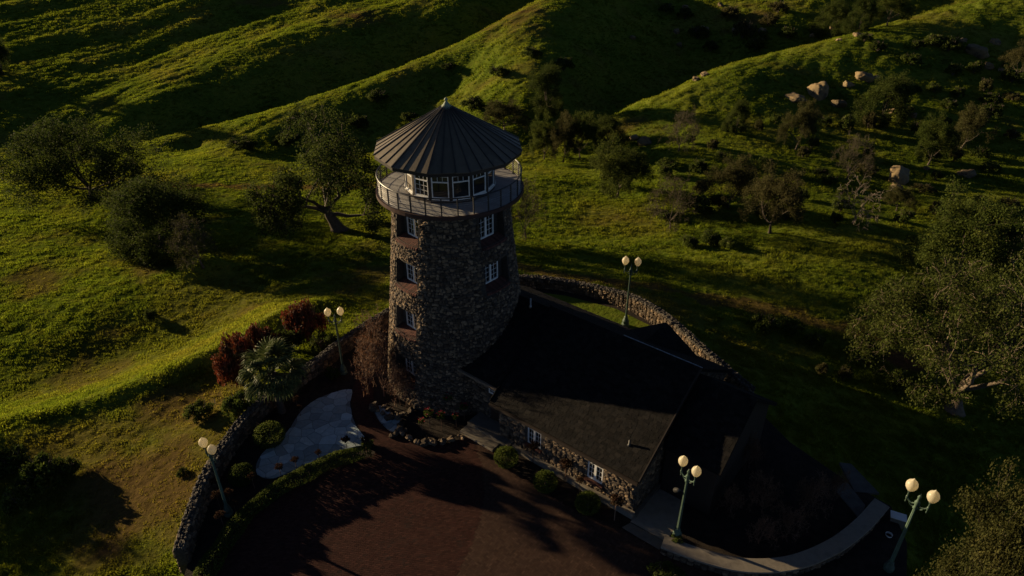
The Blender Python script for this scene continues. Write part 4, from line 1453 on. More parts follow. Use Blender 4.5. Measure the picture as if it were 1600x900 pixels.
# ------------------------------------------------------------------ lamp posts with two acorn globes
def make_lamp(loc, rz, label, scale=1.0, spot=False):
    t = thing('lamp_post', label, 'lamp post', loc, rz, 'twin globe lamp posts around the terrace', scale)
    b = MB()
    b.lathe([(.23, -.1), (.23, .10), (.19, .14), (.20, .30), (.15, .42), (.115, .50), (.12, .56), (.085, .62)], 12); b.build('base', M['green_iron'], t, smooth=False)
    b = MB()
    # fluted tapering shaft
    vs, fs = [], []
    zs = [.60, 1.2, 2.0, 2.8, 3.55]; n = 16
    for z in zs:
        r = .078 - .026 * (z - .6) / 2.95
        for k in range(n):
            a = 2 * PI * k / n; rr = r * (1 if k % 2 else .84)
            vs.append((rr * math.cos(a), rr * math.sin(a), z))
    for i in range(len(zs) - 1):
        for k in range(n): fs.append((i * n + k, i * n + (k + 1) % n, (i + 1) * n + (k + 1) % n, (i + 1) * n + k))
    b.add(vs, fs); b.build('shaft', M['green_iron'], t)
    b = MB(); b.lathe([(.05, 3.53), (.095, 3.58), (.06, 3.66), (.075, 3.80), (.10, 3.86), (.06, 3.94), (.045, 4.06), (.07, 4.12), (.03, 4.22), (.005, 4.32)], 12); b.build('finial', M['green_iron'], t, smooth=True)
    for s in (-1, 1):
        b = MB()
        b.tube([(s * .05, 0, 3.78), (s * .16, 0, 3.72), (s * .27, 0, 3.76), (s * .36, 0, 3.86)], [.032, .03, .028, .03], 8)
        b.tube([(s * .06, 0, 3.62), (s * .15, 0, 3.60), (s * .22, 0, 3.66), (s * .25, 0, 3.74)], [.018] * 4, 6)
        b.lathe([(.004, 3.60), (.028, 3.66), (.018, 3.72), (.04, 3.80), (.045, 3.90), (.028, 3.94), (.028, 4.08), (.06, 4.14), (.075, 4.20)], 10, c=(s * .36, 0))
        arm = b.build('arm', M['green_iron'], t)
        g = MB(); g.lathe([(.075, 4.195), (.13, 4.26), (.185, 4.36), (.205, 4.46), (.19, 4.55), (.15, 4.62), (.10, 4.66), (.075, 4.69), (.05, 4.72), (.02, 4.76), (.004, 4.79)], 14, c=(s * .36, 0))
        link('globe', g.mesh('globe', M['globe'], True), arm)
    if spot:
        b = MB()
        mm = Matrix.Translation((-.36, -.05, 2.75)) @ Matrix.Rotation(math.radians(38), 4, 'Y') @ Matrix.Rotation(math.radians(20), 4, 'X')
        b.lathe([(.11, -.26), (.12, -.24), (.11, -.05), (.085, .12), (.08, .22), (.03, .25)], 12, mm)
        b.tube([(-.30, -.03, 2.80), (-.16, -.01, 2.86), (0, 0, 2.86)], [.022] * 3, 6)
        b.build('floodlight', M['rail'], t)
    return t


def lamp_at(px, py, z, deg, label, **k):
    p = at_z(px, py, z)
    return make_lamp((float(p[0]), float(p[1]), z), math.radians(deg), label, **k)


lamp_at(357, 802, 0, -38, 'twin globe lamp post standing in the bed at lower left by the hedge')
lamp_at(537, 582, 0, 8, 'twin globe lamp post between the palm and the reddish tree by the tower', scale=1.02)
lamp_at(977, 507, .1, -12, 'twin globe lamp post on the lawn behind the house', scale=1.12)
lamp_at(1057, 840, .35, -54, 'twin globe lamp post with a black floodlight on its shaft', scale=1.03, spot=True)
lamp_at(1386, 893, -.2, -48, 'twin globe lamp post beside the dense tree at lower right', scale=1.16)

# ------------------------------------------------------------------ vegetation builders
def leaf_cloud(centres, radii, n, size, squash=.8, up=.25):
    """n leaf-spray quads spread round the centres; returns verts (n*4,3)"""
    centres = np.asarray(centres, float); radii = np.asarray(radii, float)
    k = nr.integers(0, len(centres), n)
    d = nr.normal(0, 1, (n, 3)); d /= np.linalg.norm(d, axis=1)[:, None]
    rr = nr.uniform(0, 1, n) ** .45
    c = centres[k] + d * (rr * radii[k])[:, None] * np.array([1, 1, squash])
    nn = nr.normal(0, 1, (n, 3)) + d * .6 + np.array([0, 0, up]); nn /= np.linalg.norm(nn, axis=1)[:, None]
    t = np.cross(nn, nr.normal(0, 1, (n, 3))); t /= np.linalg.norm(t, axis=1)[:, None]
    b = np.cross(nn, t)
    s = size * nr.uniform(.55, 1.25, n)[:, None]
    v = np.stack([c - t * s * .5, c + b * s * .33, c + t * s * .55 + nn * s * .12, c - b * s * .33], 1)
    return v.reshape(-1, 3), k


def leaf_mesh(name, centres, radii, n, size, material, squash=.8, up=.25):
    v, k = leaf_cloud(centres, radii, n, size, squash, up)
    f = np.arange(n * 4).reshape(n, 4)
    tint = (nr.uniform(0, 1, 5000)[k] * .5 + nr.uniform(0, .5, n))
    return np_mesh(name, v, [f], material, tint=tint)


def grow(seed, height, spread, fork, limbs, levels, thick, droop=.0, wander=.25, leader=.3, angle=55):
    """branch skeleton: list of (points, radii, level) and the twig ends"""
    r = random.Random(seed)
    out, tips = [], []

    def branch(p, d, L, rad, lev):
        pts, rads = [p.copy()], [rad]
        n = 4 if lev < 2 else 3
        q = p.copy(); dd = d.copy()
        for i in range(n):
            dd = dd + Vector((r.uniform(-1, 1), r.uniform(-1, 1), r.uniform(-1, 1) * .8)) * wander
            dd.z += (.10 if lev < 2 else -droop)
            dd.normalize()
            q = q + dd * (L / n)
            pts.append(q.copy()); rads.append(rad * (1 - .62 * (i + 1) / n))
            if lev >= levels - 2 and i >= 1: tips.append((q.copy(), lev))
        out.append((pts, rads, lev))
        if lev >= levels: return
        nch = limbs if lev == 0 else r.choice([3, 4, 4])
        for k in range(nch):
            a = 2 * PI * (k + r.uniform(-.3, .3)) / nch + seed
            if lev == 0:
                el = math.radians(r.uniform(90 - angle - 22, 90 - angle + 25))
                nd = Vector((math.cos(a) * math.cos(el), math.sin(a) * math.cos(el), math.sin(el)))
                t = r.uniform(.75, 1.0)
                ln = spread * r.uniform(.62, 1.0)
                if r.random() < leader: nd = (nd + Vector((0, 0, 1.6))).normalized(); ln = (height - fork) * .75
            else:
                side = dd.orthogonal().normalized(); side.rotate(Matrix.Rotation(a, 3, dd).to_quaternion()) if False else None
                s1 = dd.orthogonal().normalized(); s2 = dd.cross(s1)
                nd = (dd * .75 + (s1 * math.cos(a) + s2 * math.sin(a)) * .85 + Vector((0, 0, .12))).normalized()
                t = r.uniform(.45, 1.0) if k else 1.0
                ln = L * r.uniform(.5, .72)
            j = t * n; i0 = min(int(j), n - 1)
            base = pts[i0].lerp(pts[i0 + 1], j - i0)
            branch(base, nd, ln, rads[min(i0 + 1, n)] * (.80 if lev == 0 else .72) if rads[min(i0 + 1, n)] > .006 else .006, lev + 1)
    branch(Vector((0, 0, -.3)), Vector((r.uniform(-.12, .12), r.uniform(-.12, .12), 1)).normalized(), fork + .3, thick, 0)
    return out, tips


def tree_meshes(name, seed, height, spread, fork, limbs, levels, thick, nleaf, lsize, lrad, leaf, bark, minr=.012, **k):
    br, tips = grow(seed, height, spread, fork, limbs, levels, thick, **k)
    top = max(p.z for pts, _, _ in br for p in pts) + lrad * .6
    sx = max(max(abs(p.x), abs(p.y)) for pts, _, _ in br for p in pts) + lrad * .5
    fz, fx = height / top, spread / sx
    b, tw = MB(), MB()
    for pts, rads, lev in br:
        pp = [(p.x * fx, p.y * fx, p.z * fz) for p in pts]
        sides = 9 if lev == 0 else 6 if lev == 1 else 4 if lev == 2 else 3
        rr = [max(q, minr) for q in rads]
        if lev == 0:
            rr[0] *= 1.5
        b.tube(pp, rr, sides, cap=False)
    tm = b.mesh(name + '_trunk', bark, True)
    cm = None
    if nleaf:
        c = [(p.x * fx, p.y * fx, p.z * fz) for p, _ in tips]
        cm = leaf_mesh(name + '_crown', c, [lrad * nr.uniform(.6, 1.25) for _ in c], nleaf, lsize, leaf)
    return tm, cm


TREE = {
    'oak_wide': tree_meshes('oak', 3, 10, 8.2, 1.6, 8, 4, .50, 46000, .21, 1.0, M['leaf'], M['bark'], angle=74, droop=.10),
    'oak_round': tree_meshes('oak', 8, 10, 6.6, 1.6, 7, 4, .36, 40000, .20, .9, M['leaf'], M['bark'], angle=62, droop=.08),
    'oak_open': tree_meshes('oak', 14, 10, 6.2, 2.8, 6, 4, .62, 30000, .18, .66, M['leaf'], M['bark'], angle=66, droop=.12, wander=.38, minr=.03),
    'oak_bright': tree_meshes('oak', 21, 10, 6.4, 2.4, 7, 4, .30, 42000, .19, .75, M['leaf2'], M['bark'], angle=50),
    'brown': tree_meshes('oak', 33, 10, 6.4, 2.6, 6, 4, .30, 24000, .20, .80, M['leafb'], M['bark'], angle=55),
    'bare': tree_meshes('bare_tree', 41, 10, 6.5, 2.2, 6, 5, .26, 5000, .16, .6, M['leafb'], M['bark'], angle=52, wander=.34, minr=.02),
    'snag': tree_meshes('bare_tree', 47, 10, 7.0, 2.0, 5, 4, .34, 0, .2, .5, M['leafb'], M['palebark'], angle=50, wander=.42, droop=.10, minr=.03),
    'giant': tree_meshes('oak', 52, 13, 9.0, 2.6, 6, 5, .70, 46000, .18, .64, M['leafg'], M['midbark'], angle=64, wander=.36, droop=.06, minr=.02),
    'dense': tree_meshes('oak', 60, 13, 7.2, 2.4, 8, 4, .5, 90000, .15, .85, M['leafd'], M['bark'], angle=56),
}
BASE_H = {'giant': 13, 'dense': 13}


def tree(kind, base, height, width, label, name='oak_tree', rz=None, group='trees scattered over the meadow and hills'):
    t = thing(name, label, 'tree', base, rnd.uniform(0, 6.28) if rz is None else rz, group)
    tm, cm = TREE[kind]
    h0 = BASE_H.get(kind, 10)
    w0 = {'oak_wide': 8.2, 'oak_round': 6.6, 'oak_open': 6.2, 'oak_bright': 6.4, 'brown': 6.4, 'bare': 6.5, 'snag': 7.0, 'giant': 9.0, 'dense': 7.2}[kind]
    sx, sz = width / 2 / w0 * 1.06, height / h0 * 1.03
    t.scale = (sx, sx, sz)
    link('trunk', tm, t)
    if cm: link('crown', cm, t)
    return t


def tree_px(kind, bx, by, top, wpx, label, z=None, **k):
    """base pixel, crown top pixel and crown width in pixels"""
    p = ground(bx, by) if z is None else Vector(at_z(bx, by, z))
    d = p.y * cP + (CAM_H - p.z) * sP
    hgt = at_y(bx, top, p.y)[2] - p.z
    return tree(kind, (p.x, p.y, p.z - .05), float(hgt), wpx * d / FOC, label, **k)


tree_px('oak_wide', 146, 312, 188, 226, 'broad dark oak at far left of the meadow, the widest one there', rz=4.71)
tree_px('oak_round', 262, 392, 266, 190, 'rounded dark green oak in front of the broad oak, a bare tree at its foot', rz=1.57)
tree_px('bare', 318, 418, 328, 96, 'small leafless grey tree on the earth mound in the left meadow', name='bare_tree')
tree_px('oak_open', 530, 360, 178, 225, 'open branched oak with dark forked limbs just left of the tower', rz=1.57)
tree_px('bare', 822, 372, 262, 78, 'bare twiggy tree peeping out from behind the right edge of the tower', name='bare_tree')
tree_px('oak_bright', 850, 250, 180, 54, 'yellow green oak at the left end of the clump right of the tower roof')
tree_px('brown', 880, 253, 172, 62, 'greyish brown tree in the middle of the clump right of the tower roof')
tree_px('oak_bright', 906, 248, 170, 66, 'green oak at the right end of the clump right of the tower roof')
tree_px('oak_bright', 964, 310, 216, 108, 'neat green oak with a slim forked trunk alone in the meadow right of the tower')
tree_px('oak_round', 950, 226, 180, 66, 'dark low oak above the neat green meadow oak')
tree_px('bare', 1047, 357, 262, 84, 'thin brownish bare tree in the meadow, next right of the neat green oak', name='bare_tree')
tree_px('brown', 1137, 324, 238, 92, 'olive brown oak at the foot of the boulder slope, left of a larger brown one')
tree_px('brown', 1203, 364, 254, 118, 'larger brown oak with a stout pale trunk at the meadow edge')
tree_px('oak_round', 852, 172, 96, 76, 'dark bushy oak on the middle spur above the clump')
tree_px('brown', 788, 206, 154, 86, 'low brown tree just right of the tower roof tip')
tree_px('bare', 1060, 236, 162, 70, 'hazy leafless tree low on the right spur', name='bare_tree')
tree_px('oak_round', 1376, 190, 108, 92, 'dark oak beside the boulders on the right spur')
tree_px('brown', 1243, 235, 152, 64, 'thin brown tree below the pair of large pale boulders')
tree_px('oak_round', 1298, 58, -6, 70, 'dark round oak at the top of the picture behind the right spur')
tree_px('oak_round', 1342, 50, -14, 52, 'narrow dark oak between two others at the top of the picture')
tree_px('oak_bright', 1386, 40, -20, 62, 'green oak standing nearest the crest at the top of the picture')
tree_px('oak_bright', 1450, 258, 178, 70, 'olive oak in the middle of the right slope, above the round golden boulder')
tree_px('brown', 1502, 232, 160, 74, 'grey green tree on the right slope, right of the olive oak')
tree_px('bare', 1322, 282, 204, 72, 'reddish bare tree on the right slope left of the olive oak', name='bare_tree')
tree_px('snag', 1332, 350, 284, 92, 'dead tree with drooping white limbs below the round golden boulder', name='dead_tree')
tree_px('oak_bright', 1488, 452, 292, 190, 'tall olive tree rising behind the great spreading oak on the right')
tree_px('snag', 1570, 420, 332, 90, 'dead tree with a pale leaning limb at the right picture edge', name='dead_tree')
tree_px('giant', 1490, 640, 384, 330, 'great spreading oak with pale limbs and a leaning sunlit trunk on the right', rz=1.2)
tree_px('brown', 1590, 122, 62, 66, 'scrubby tree beside the boulders at upper right')
tree_px('oak_round', 8, 118, 46, 44, 'small dark oak cut by the left picture edge near the top')
tree_px('brown', 1400, 330, 290, 60, 'low brown tree just right of the round golden boulder')
tree_px('oak_round', 1150, 205, 150, 44, 'small dark oak on the shaded middle of the right spur')
p = Vector((18.0, 15.2, -.15))
tree('dense', tuple(p), 12.0, 6.8, 'dense bushy green oak filling the lower right corner')
p = Vector((-43.5, 31.0, ground_xy(-43.5, 31.0)))
tree('oak_wide', tuple(p), 9, 14, 'broad oak standing left of the picture edge, shading the lower left corner')

# ------------------------------------------------------------------ boulders on the hills
def boulder_mesh(seed):
    import bmesh
    bm = bmesh.new(); bmesh.ops.create_icosphere(bm, subdivisions=4, radius=1)
    r = np.random.default_rng(seed)
    co = np.array([v.co[:] for v in bm.verts])
    for _ in range(12):                                  # split faces: cut slices off the ball
        n = r.normal(0, 1, 3); n /= np.linalg.norm(n); d = r.uniform(.50, .88)
        over = np.maximum(co @ n - d, 0)
        co -= over[:, None] * n * .85
    off = .16 * perlin(co[:, 0] * 1.7 + seed, co[:, 1] * 1.7 + co[:, 2] * 1.3, 40) + .09 * perlin(co[:, 0] * 4 + seed, co[:, 2] * 4 + co[:, 1] * 3, 41)
    off += .035 * perlin(co[:, 0] * 9 + seed, co[:, 1] * 9 + co[:, 2] * 7, 42) - .10 * smooth(.10, .0, np.abs(perlin(co[:, 0] * 1.3 + seed * 3, co[:, 2] * 1.3 + co[:, 1] * .8, 43)))
    co = co * (1 + off[:, None])
    for v, c in zip(bm.verts, co): v.co = c
    me = bpy.data.meshes.new('boulder'); bm.to_mesh(me); bm.free()
    for p in me.polygons: p.use_smooth = True
    me.materials.append(M['rock'])
    return me


BOULD = [boulder_mesh(k) for k in range(7)]


def boulder(px, py, wpx, hpx, label, kind=None):
    p = ground(px, py + hpx * .42)
    d = p.y * cP + (CAM_H - p.z) * sP
    w, h = wpx * d / FOC / 2 * .95, hpx * d / FOC / 2 * 1.05
    o = link('boulder', BOULD[kind] if kind is not None else rnd.choice(BOULD))
    o.location = (p.x, p.y + w * .4, p.z + h * .30)
    o.scale = (w, w * rnd.uniform(.8, 1.05), h)
    o.rotation_euler = (rnd.uniform(-.15, .15), rnd.uniform(-.15, .15), rnd.uniform(0, 6.28))
    return tag(o, label, 'boulder', 'granite boulders on the hillsides')


for a in [
    (1408, 270, 44, 38, 'round golden sunlit boulder standing alone on the right slope', 2), (1402, 291, 22, 14, 'small pale boulder tucked under the round golden one'),
    (1243, 153, 44, 15, 'low flat pale boulder at the left end of the rock row on the right spur'), (1281, 141, 44, 34, 'big pale split boulder in the rock row on the right spur'),
    (1310, 160, 28, 20, 'shaded grey boulder just below the big split one'), (1326, 132, 24, 14, 'small sharp boulder right of the big split one'),
    (1350, 117, 36, 22, 'broad pale boulder above the dark oak on the right spur'), (1368, 122, 16, 12, 'little boulder touching the broad pale one above the dark oak'),
    (1526, 77, 46, 26, 'big grey boulder near the top right corner'), (1556, 64, 18, 14, 'small golden boulder right of the big grey one near the top right corner'),
    (1507, 62, 12, 10, 'tiny round boulder left of the big grey one near the top right corner'), (1547, 102, 20, 14, 'pale boulder half hidden in scrub below the big grey one'),
    (1088, 122, 14, 10, 'left one of two small boulders on the edge of the right spur'), (1101, 114, 18, 12, 'right one of two small boulders on the edge of the right spur'),
    (1008, 218, 26, 18, 'dark rounded boulder at the tip of the right spur'), (992, 214, 18, 12, 'flat shaded boulder left of the dark rounded one at the spur tip'),
    (1190, 48, 14, 18, 'upright pale boulder on the rocky slope behind the gully'), (1101, 44, 20, 16, 'pale boulder on the shaded slope, left of the brown scrub patch'),
    (1126, 7, 12, 9, 'small boulder at the very top of the rocky slope'), (1150, 46, 14, 10, 'orange boulder in the brown scrub of the rocky slope'),
    (1058, 48, 14, 11, 'left one of the grey boulders in the gully shade'), (1070, 10, 12, 9, 'topmost grey boulder in the gully shade'), (1062, 70, 12, 9, 'lowest grey boulder in the gully shade'),
    (988, 59, 14, 8, 'lone small boulder on the middle spur'), (1428, 179, 12, 14, 'small reddish boulder in the middle of the right slope'), (1448, 262, 12, 8, 'tiny pale boulder right of the round golden one'),
    (1516, 270, 34, 18, 'dark flat boulder on the shaded right slope'), (1342, 54, 22, 8, 'flat boulder lying on the crest of the right spur'), (1312, 62, 12, 7, 'small flat boulder farther down the crest of the right spur'),
    (1270, 54, 12, 9, 'small grey boulder below the dark round oak at the top'), (1300, 44, 14, 11, 'pale boulder under the dark round oak at the top'),
    (1565, 108, 12, 10, 'small stone at the right edge below the big grey boulder'), (1395, 172, 16, 12, 'grey boulder under the dark oak beside the rock row'),
]:
    boulder(*a)


# ------------------------------------------------------------------ shrubs
def shrub_mesh(name, seed, material, n, size, stretch=1.0, stems=True):
    r = np.random.default_rng(seed)
    c = []
    for _ in range(26):
        a, e = r.uniform(0, 2 * PI), math.asin(r.uniform(-.35, 1.0))
        q = r.uniform(.45, 1.0)
        c.append((.72 * q * math.cos(a) * math.cos(e), .72 * q * math.sin(a) * math.cos(e), (.36 + .46 * q * math.sin(e)) * stretch))
    v, k = leaf_cloud(c, r.uniform(.16, .30, 26), n, size, .8, .1)
    return np_mesh(name, v, [np.arange(n * 4).reshape(n, 4)], material, tint=(nr.uniform(0, 1, 99)[k] * .5 + nr.uniform(0, .5, n)))


def stems_mesh(name, seed, n, h, spread, r0, material, curl=.0):
    r = random.Random(seed); b = MB()
    for i in range(n):
        a = r.uniform(0, 6.28); s = spread * r.uniform(.4, 1)
        p = [Vector((0, 0, -.05))]
        m = 4
        for j in range(1, m + 1):
            t = j / m
            p.append(Vector((s * t * math.cos(a) + r.uniform(-.06, .06), s * t * math.sin(a) + r.uniform(-.06, .06), h * (t - curl * t * t) * r.uniform(.85, 1.1))))
        b.tube(p, [r0 * (1 - .7 * j / m) for j in range(m + 1)], 4, cap=False)
        for j in (2, 3):
            q = p[j]; d = Vector((r.uniform(-1, 1), r.uniform(-1, 1), r.uniform(.1, .9))) * h * .3
            b.tube([q, q + d * .5 + Vector((0, 0, .02)), q + d], [r0 * .5, r0 * .4, r0 * .2], 3, cap=False)
    return b.mesh(name, material)


SH = {k: [shrub_mesh('shrub', 70 + i + 10 * j, M[m], n, sz) for i in range(3)] for j, (k, m, n, sz) in enumerate([('green', 'shrub', 2600, .11), ('dark', 'leaf', 2600, .11), ('brown', 'leafb', 2000, .11), ('red', 'redleaf', 5200, .085), ('rust', 'rustleaf', 3000, .085)])}
STEM = {k: stems_mesh('stems', 5 + i, 12, .8, .6, .03, M[m]) for i, (k, m) in enumerate([('green', 'bark'), ('dark', 'bark'), ('brown', 'bark'), ('red', 'twig'), ('rust', 'twig')])}


def shrub(kind, p, w, h, label, group=None, name='shrub', cat='shrub'):
    t = thing(name, label, cat, tuple(p), rnd.uniform(0, 6.28), group)
    t.scale = (w / 2, w / 2, h)
    link('foliage', rnd.choice(SH[kind]), t)
    link('stems', STEM[kind], t)
    return t


def shrub_px(kind, bx, by, wpx, hpx, label, z=None, **k):
    p = ground(bx, by) if z is None else Vector(at_z(bx, by, z))
    d = p.y * cP + (CAM_H - p.z) * sP
    return shrub(kind, p, wpx * d / FOC, hpx * d / FOC / .9, label, **k)


# red photinia and the other garden shrubs on the slope outside the wall
shrub_px('red', 380, 602, 78, 94, 'bright red leaved bush hugging the left side of the fan palm', group=None)
shrub_px('red', 414, 568, 72, 74, 'small scarlet topped bush peeping over the fan palm')
shrub_px('red', 482, 532, 78, 72, 'big round dark red bush between the palm and a lamp post')
shrub_px('dark', 455, 548, 60, 44, 'dark green bush behind the fan palm')
shrub_px('dark', 512, 556, 60, 46, 'dark bush outside the wall below the round red bush')
shrub_px('green', 374, 652, 66, 44, 'grey green bush spilling over the left wall below the palm', z=0)
shrub_px('green', 312, 655, 60, 30, 'low green clump on the slope left of the palm')
for a in [(22, 740, 90, 52, 'bright green bush at the left picture edge in the lower left'), (75, 762, 84, 60, 'broad green bush right of the one at the left picture edge'),
          (40, 790, 70, 46, 'green bush lowest of the lower left bush clump'), (110, 745, 56, 34, 'small green bush at the right end of the lower left clump')]:
    shrub_px('green', *a, group='bush clump in the lower left corner')
shrub_px('dark', 285, 742, 24, 12, 'tiny dark tuft on the bare ground left of the wall lamp post')
shrub_px('green', 236, 500, 26, 20, 'tiny sapling alone on the grass of the left field', name='sapling', cat='sapling')
for a in [('green', 1090, 330, 60, 26, 'green bush between two brown oaks of the meadow edge'), ('green', 1108, 380, 44, 22, 'bright green clump in the meadow below the brown oaks'), ('green', 1075, 386, 36, 20, 'bright green clump left of another in the meadow below the brown oaks'),
          ('green', 1136, 388, 34, 18, 'small bright clump right of two others in the meadow below the brown oaks'), ('brown', 1282, 585, 26, 20, 'tan dry bush in the shade right of the back wall'), ('brown', 1318, 592, 30, 24, 'tan dry bush in the shade, second from the back wall'),
          ('green', 1236, 520, 60, 24, 'bright green bush on the bank right of the dirt track'), ('green', 1190, 515, 60, 26, 'rounded green bush on the bank left of another'), ('green', 1270, 540, 46, 20, 'low green bush on the bank nearest the great oak'),
          ('dark', 1355, 560, 60, 40, 'dark bush under the left side of the great oak'), ('brown', 1390, 500, 60, 40, 'brown bush at the left skirts of the great oak'), ('green', 1400, 606, 60, 30, 'grey green bush left of the leaning oak trunk')]:
    shrub_px(*a)
# individual bushes of the scrubby right slope, told apart by what they stand next to
MARKS = [(1408, 272, 'round golden boulder'), (1281, 141, 'big split boulder'), (1526, 77, 'big grey boulder'), (1350, 117, 'broad pale boulder'), (1332, 320, 'white limbed dead tree'),
         (1203, 320, 'stout trunked brown oak'), (1450, 220, 'olive slope oak'), (1376, 150, 'rock row oak'), (1322, 245, 'reddish bare tree'), (1502, 195, 'grey green tree'),
         (1008, 218, 'dark tip boulder'), (1137, 285, 'olive brown oak'), (1060, 200, 'hazy leafless tree'), (1243, 195, 'thin brown tree'), (1300, 25, 'top dark oak'),
         (1190, 48, 'upright pale boulder'), (1101, 44, 'pale shaded boulder'), (695, 160, 'tower roof tip'), (852, 135, 'bushy spur oak'), (515, 270, 'open branched oak'), (1400, 310, 'low brown tree')]
_used = set()


def where(what, px, py):
    m = sorted(MARKS, key=lambda q: (q[0] - px) ** 2 + (q[1] - py) ** 2)
    for x, y, nm in m:
        dx, dy = px - x, py - y
        v = 'above' if dy < -12 else 'below' if dy > 12 else ''
        h = 'left of' if dx < -14 else 'right of' if dx > 14 else ''
        d = (v + ' and ' + h) if v and h else (v or h or 'touching')
        lb = what + ' ' + d + ' the ' + nm
        if lb not in _used:
            _used.add(lb)
            return lb


k = 0
tries = 0
pos = []
kinds = ['dark', 'green', 'dark', 'brown', 'green']
words = {'dark': 'dark green', 'green': 'fresh green', 'brown': 'brownish'}
while k < 64 and tries < 4000:
    tries += 1
    px, py = rnd.uniform(1010, 1590), rnd.uniform(70, 350)
    if py < 150 and px < 1330 - (py - 70): continue
    if px < 1200 and py < 200 + (1200 - px) * .2: continue
    if 1355 < px < 1440 and 240 < py < 325: continue
    if 1215 < px < 1375 and 100 < py < 180: continue
    if 1495 < px < 1570 and 60 < py < 110: continue
    if any((px - a) ** 2 + ((py - b) * 1.6) ** 2 < 24 ** 2 for a, b in pos): continue
    pos.append((px, py)); k += 1
    kd = kinds[k % 5]
    shrub_px(kd, px, py, rnd.uniform(22, 50), rnd.uniform(12, 26), where(words[kd] + ' scrub bush', px, py), group='scrub bushes on the right slope')
for px, py, w, h, kd in [(1160, 60, 50, 26, 'brown'), (1140, 30, 44, 20, 'brown'), (1200, 40, 40, 18, 'brown'), (1180, 78, 40, 20, 'green'), (1090, 60, 40, 20, 'dark'), (1070, 30, 36, 18, 'dark'), (1110, 80, 36, 16, 'dark'), (1040, 20, 30, 14, 'dark'), (1215, 20, 40, 18, 'brown'), (1230, 60, 40, 18, 'dark'), (1190, 64, 26, 16, 'green'), (1350, 66, 30, 14, 'dark')]:
    shrub_px(kd, px, py, w, h, where(words[kd] + ' scrub bush', px, py), group='scrub bushes behind the gully')
for px, py, w, h in [(590, 160, 46, 20), (560, 200, 50, 20), (480, 195, 40, 16), (740, 170, 44, 22), (700, 110, 30, 12), (780, 120, 40, 18), (830, 90, 40, 16), (880, 110, 46, 20), (640, 190, 40, 16), (450, 226, 60, 18), (380, 232, 60, 16), (520, 226, 70, 20)]:
    shrub_px('dark', px, py, w, h, where('dark bush on the middle spur', px, py), group='dark bushes on the middle spur')

# ------------------------------------------------------------------ fan palm
def palm_frond(seed):
    r = random.Random(seed); b = MB()
    b.tube([(0, 0, 0), (.45, 0, .10), (.85, 0, .12)], [.022, .018, .014], 5)
    n = 24
    for i in range(n):
        a = math.radians(-125 + 250 * i / (n - 1)); L = .78 * (1 - .18 * abs(a) / 2.2) * r.uniform(.9, 1.06)
        d = Vector((math.cos(a), math.sin(a), 0)); s = Vector((-d.y, d.x, 0))
        o = Vector((.85, 0, .12)); zf = .05 * (1 if i % 2 else -1)
        w = .036
        p0 = o; p1 = o + d * L * .55 + Vector((0, 0, .04)); p2 = o + d * L * .85 + Vector((0, 0, -.05)); p3 = o + d * L + Vector((0, 0, -.22 - r.uniform(0, .1)))
        b.add([p0, p1 - s * w + Vector((0, 0, zf)), p1 + s * w - Vector((0, 0, zf)), p2 - s * w * .55, p2 + s * w * .55, p3], [(0, 1, 2), (1, 3, 4, 2), (3, 5, 4)])
    return b.mesh('frond', M['palm'])


pp = at_z(441, 643, 0)
palm = thing('fan_palm', 'fan palm with a shaggy trunk standing at the stone wall beside red bushes', 'palm', (float(pp[0]), float(pp[1]), 0))
b = MB(); HP = 2.85
b.tube([(0, 0, -.2), (-.03, 0, .7), (-.06, 0, 1.6), (-.10, 0, HP)], [.24, .19, .20, .24], 10); b.build('trunk', M['bark'], palm, smooth=True)
b = MB()
for i in range(70):
    a = rnd.uniform(0, 6.28); z = rnd.uniform(.5, HP)
    c = Vector((.2 * math.cos(a) - .06, .2 * math.sin(a), z)); d = Vector((math.cos(a), math.sin(a), 0))
    s = Vector((-d.y, d.x, 0)) * .05
    b.add([c - s, c + s, c + d * .10 + Vector((0, 0, .2)) + s * .5, c + d * .10 + Vector((0, 0, .2)) - s * .5], [(0, 1, 2, 3)])
o = b.build('leaf_bases', M['bark'], palm)
FR = [palm_frond(k) for k in range(4)]
for i in range(28):
    t = i / 27
    el = math.radians(78 - 128 * t ** .8 + rnd.uniform(-8, 8)); az = i * 2.39996 + rnd.uniform(-.2, .2)
    L = rnd.uniform(1.15, 1.45) * (1.0 if t < .8 else .8)
    m = Matrix.Translation((-.10, 0, HP + .05 - .35 * t)) @ Matrix.Rotation(az, 4, 'Z') @ Matrix.Rotation(-el, 4, 'Y') @ Matrix.Rotation(rnd.uniform(-.3, .3), 4, 'X') @ Matrix.Scale(L, 4)
    link('frond', FR[i % 4], palm, m)

# ------------------------------------------------------------------ reddish twiggy tree by the tower, rock planter, roses
TREE['rusty'] = tree_meshes('rusty_tree', 77, 10, 7, 1.6, 7, 5, .18, 1500, .20, .8, M['rustleaf'], M['twig'], angle=58, wander=.34, minr=.03)


def rusty(px, py, top, wpx, label, z=0):
    p = at_z(px, py, z)
    h = at_y(px, top, p[1])[2] - z
    d = p[1] * cP + (CAM_H - z) * sP
    t = thing('rusty_leaved_tree', label, 'tree', tuple(p), rnd.uniform(0, 6), 'rusty leaved small trees round the house')
    w = wpx * d / FOC
    t.scale = (w / 14, w / 14, h / 10)
    link('trunk', TREE['rusty'][0], t); link('crown', TREE['rusty'][1], t)
    return t


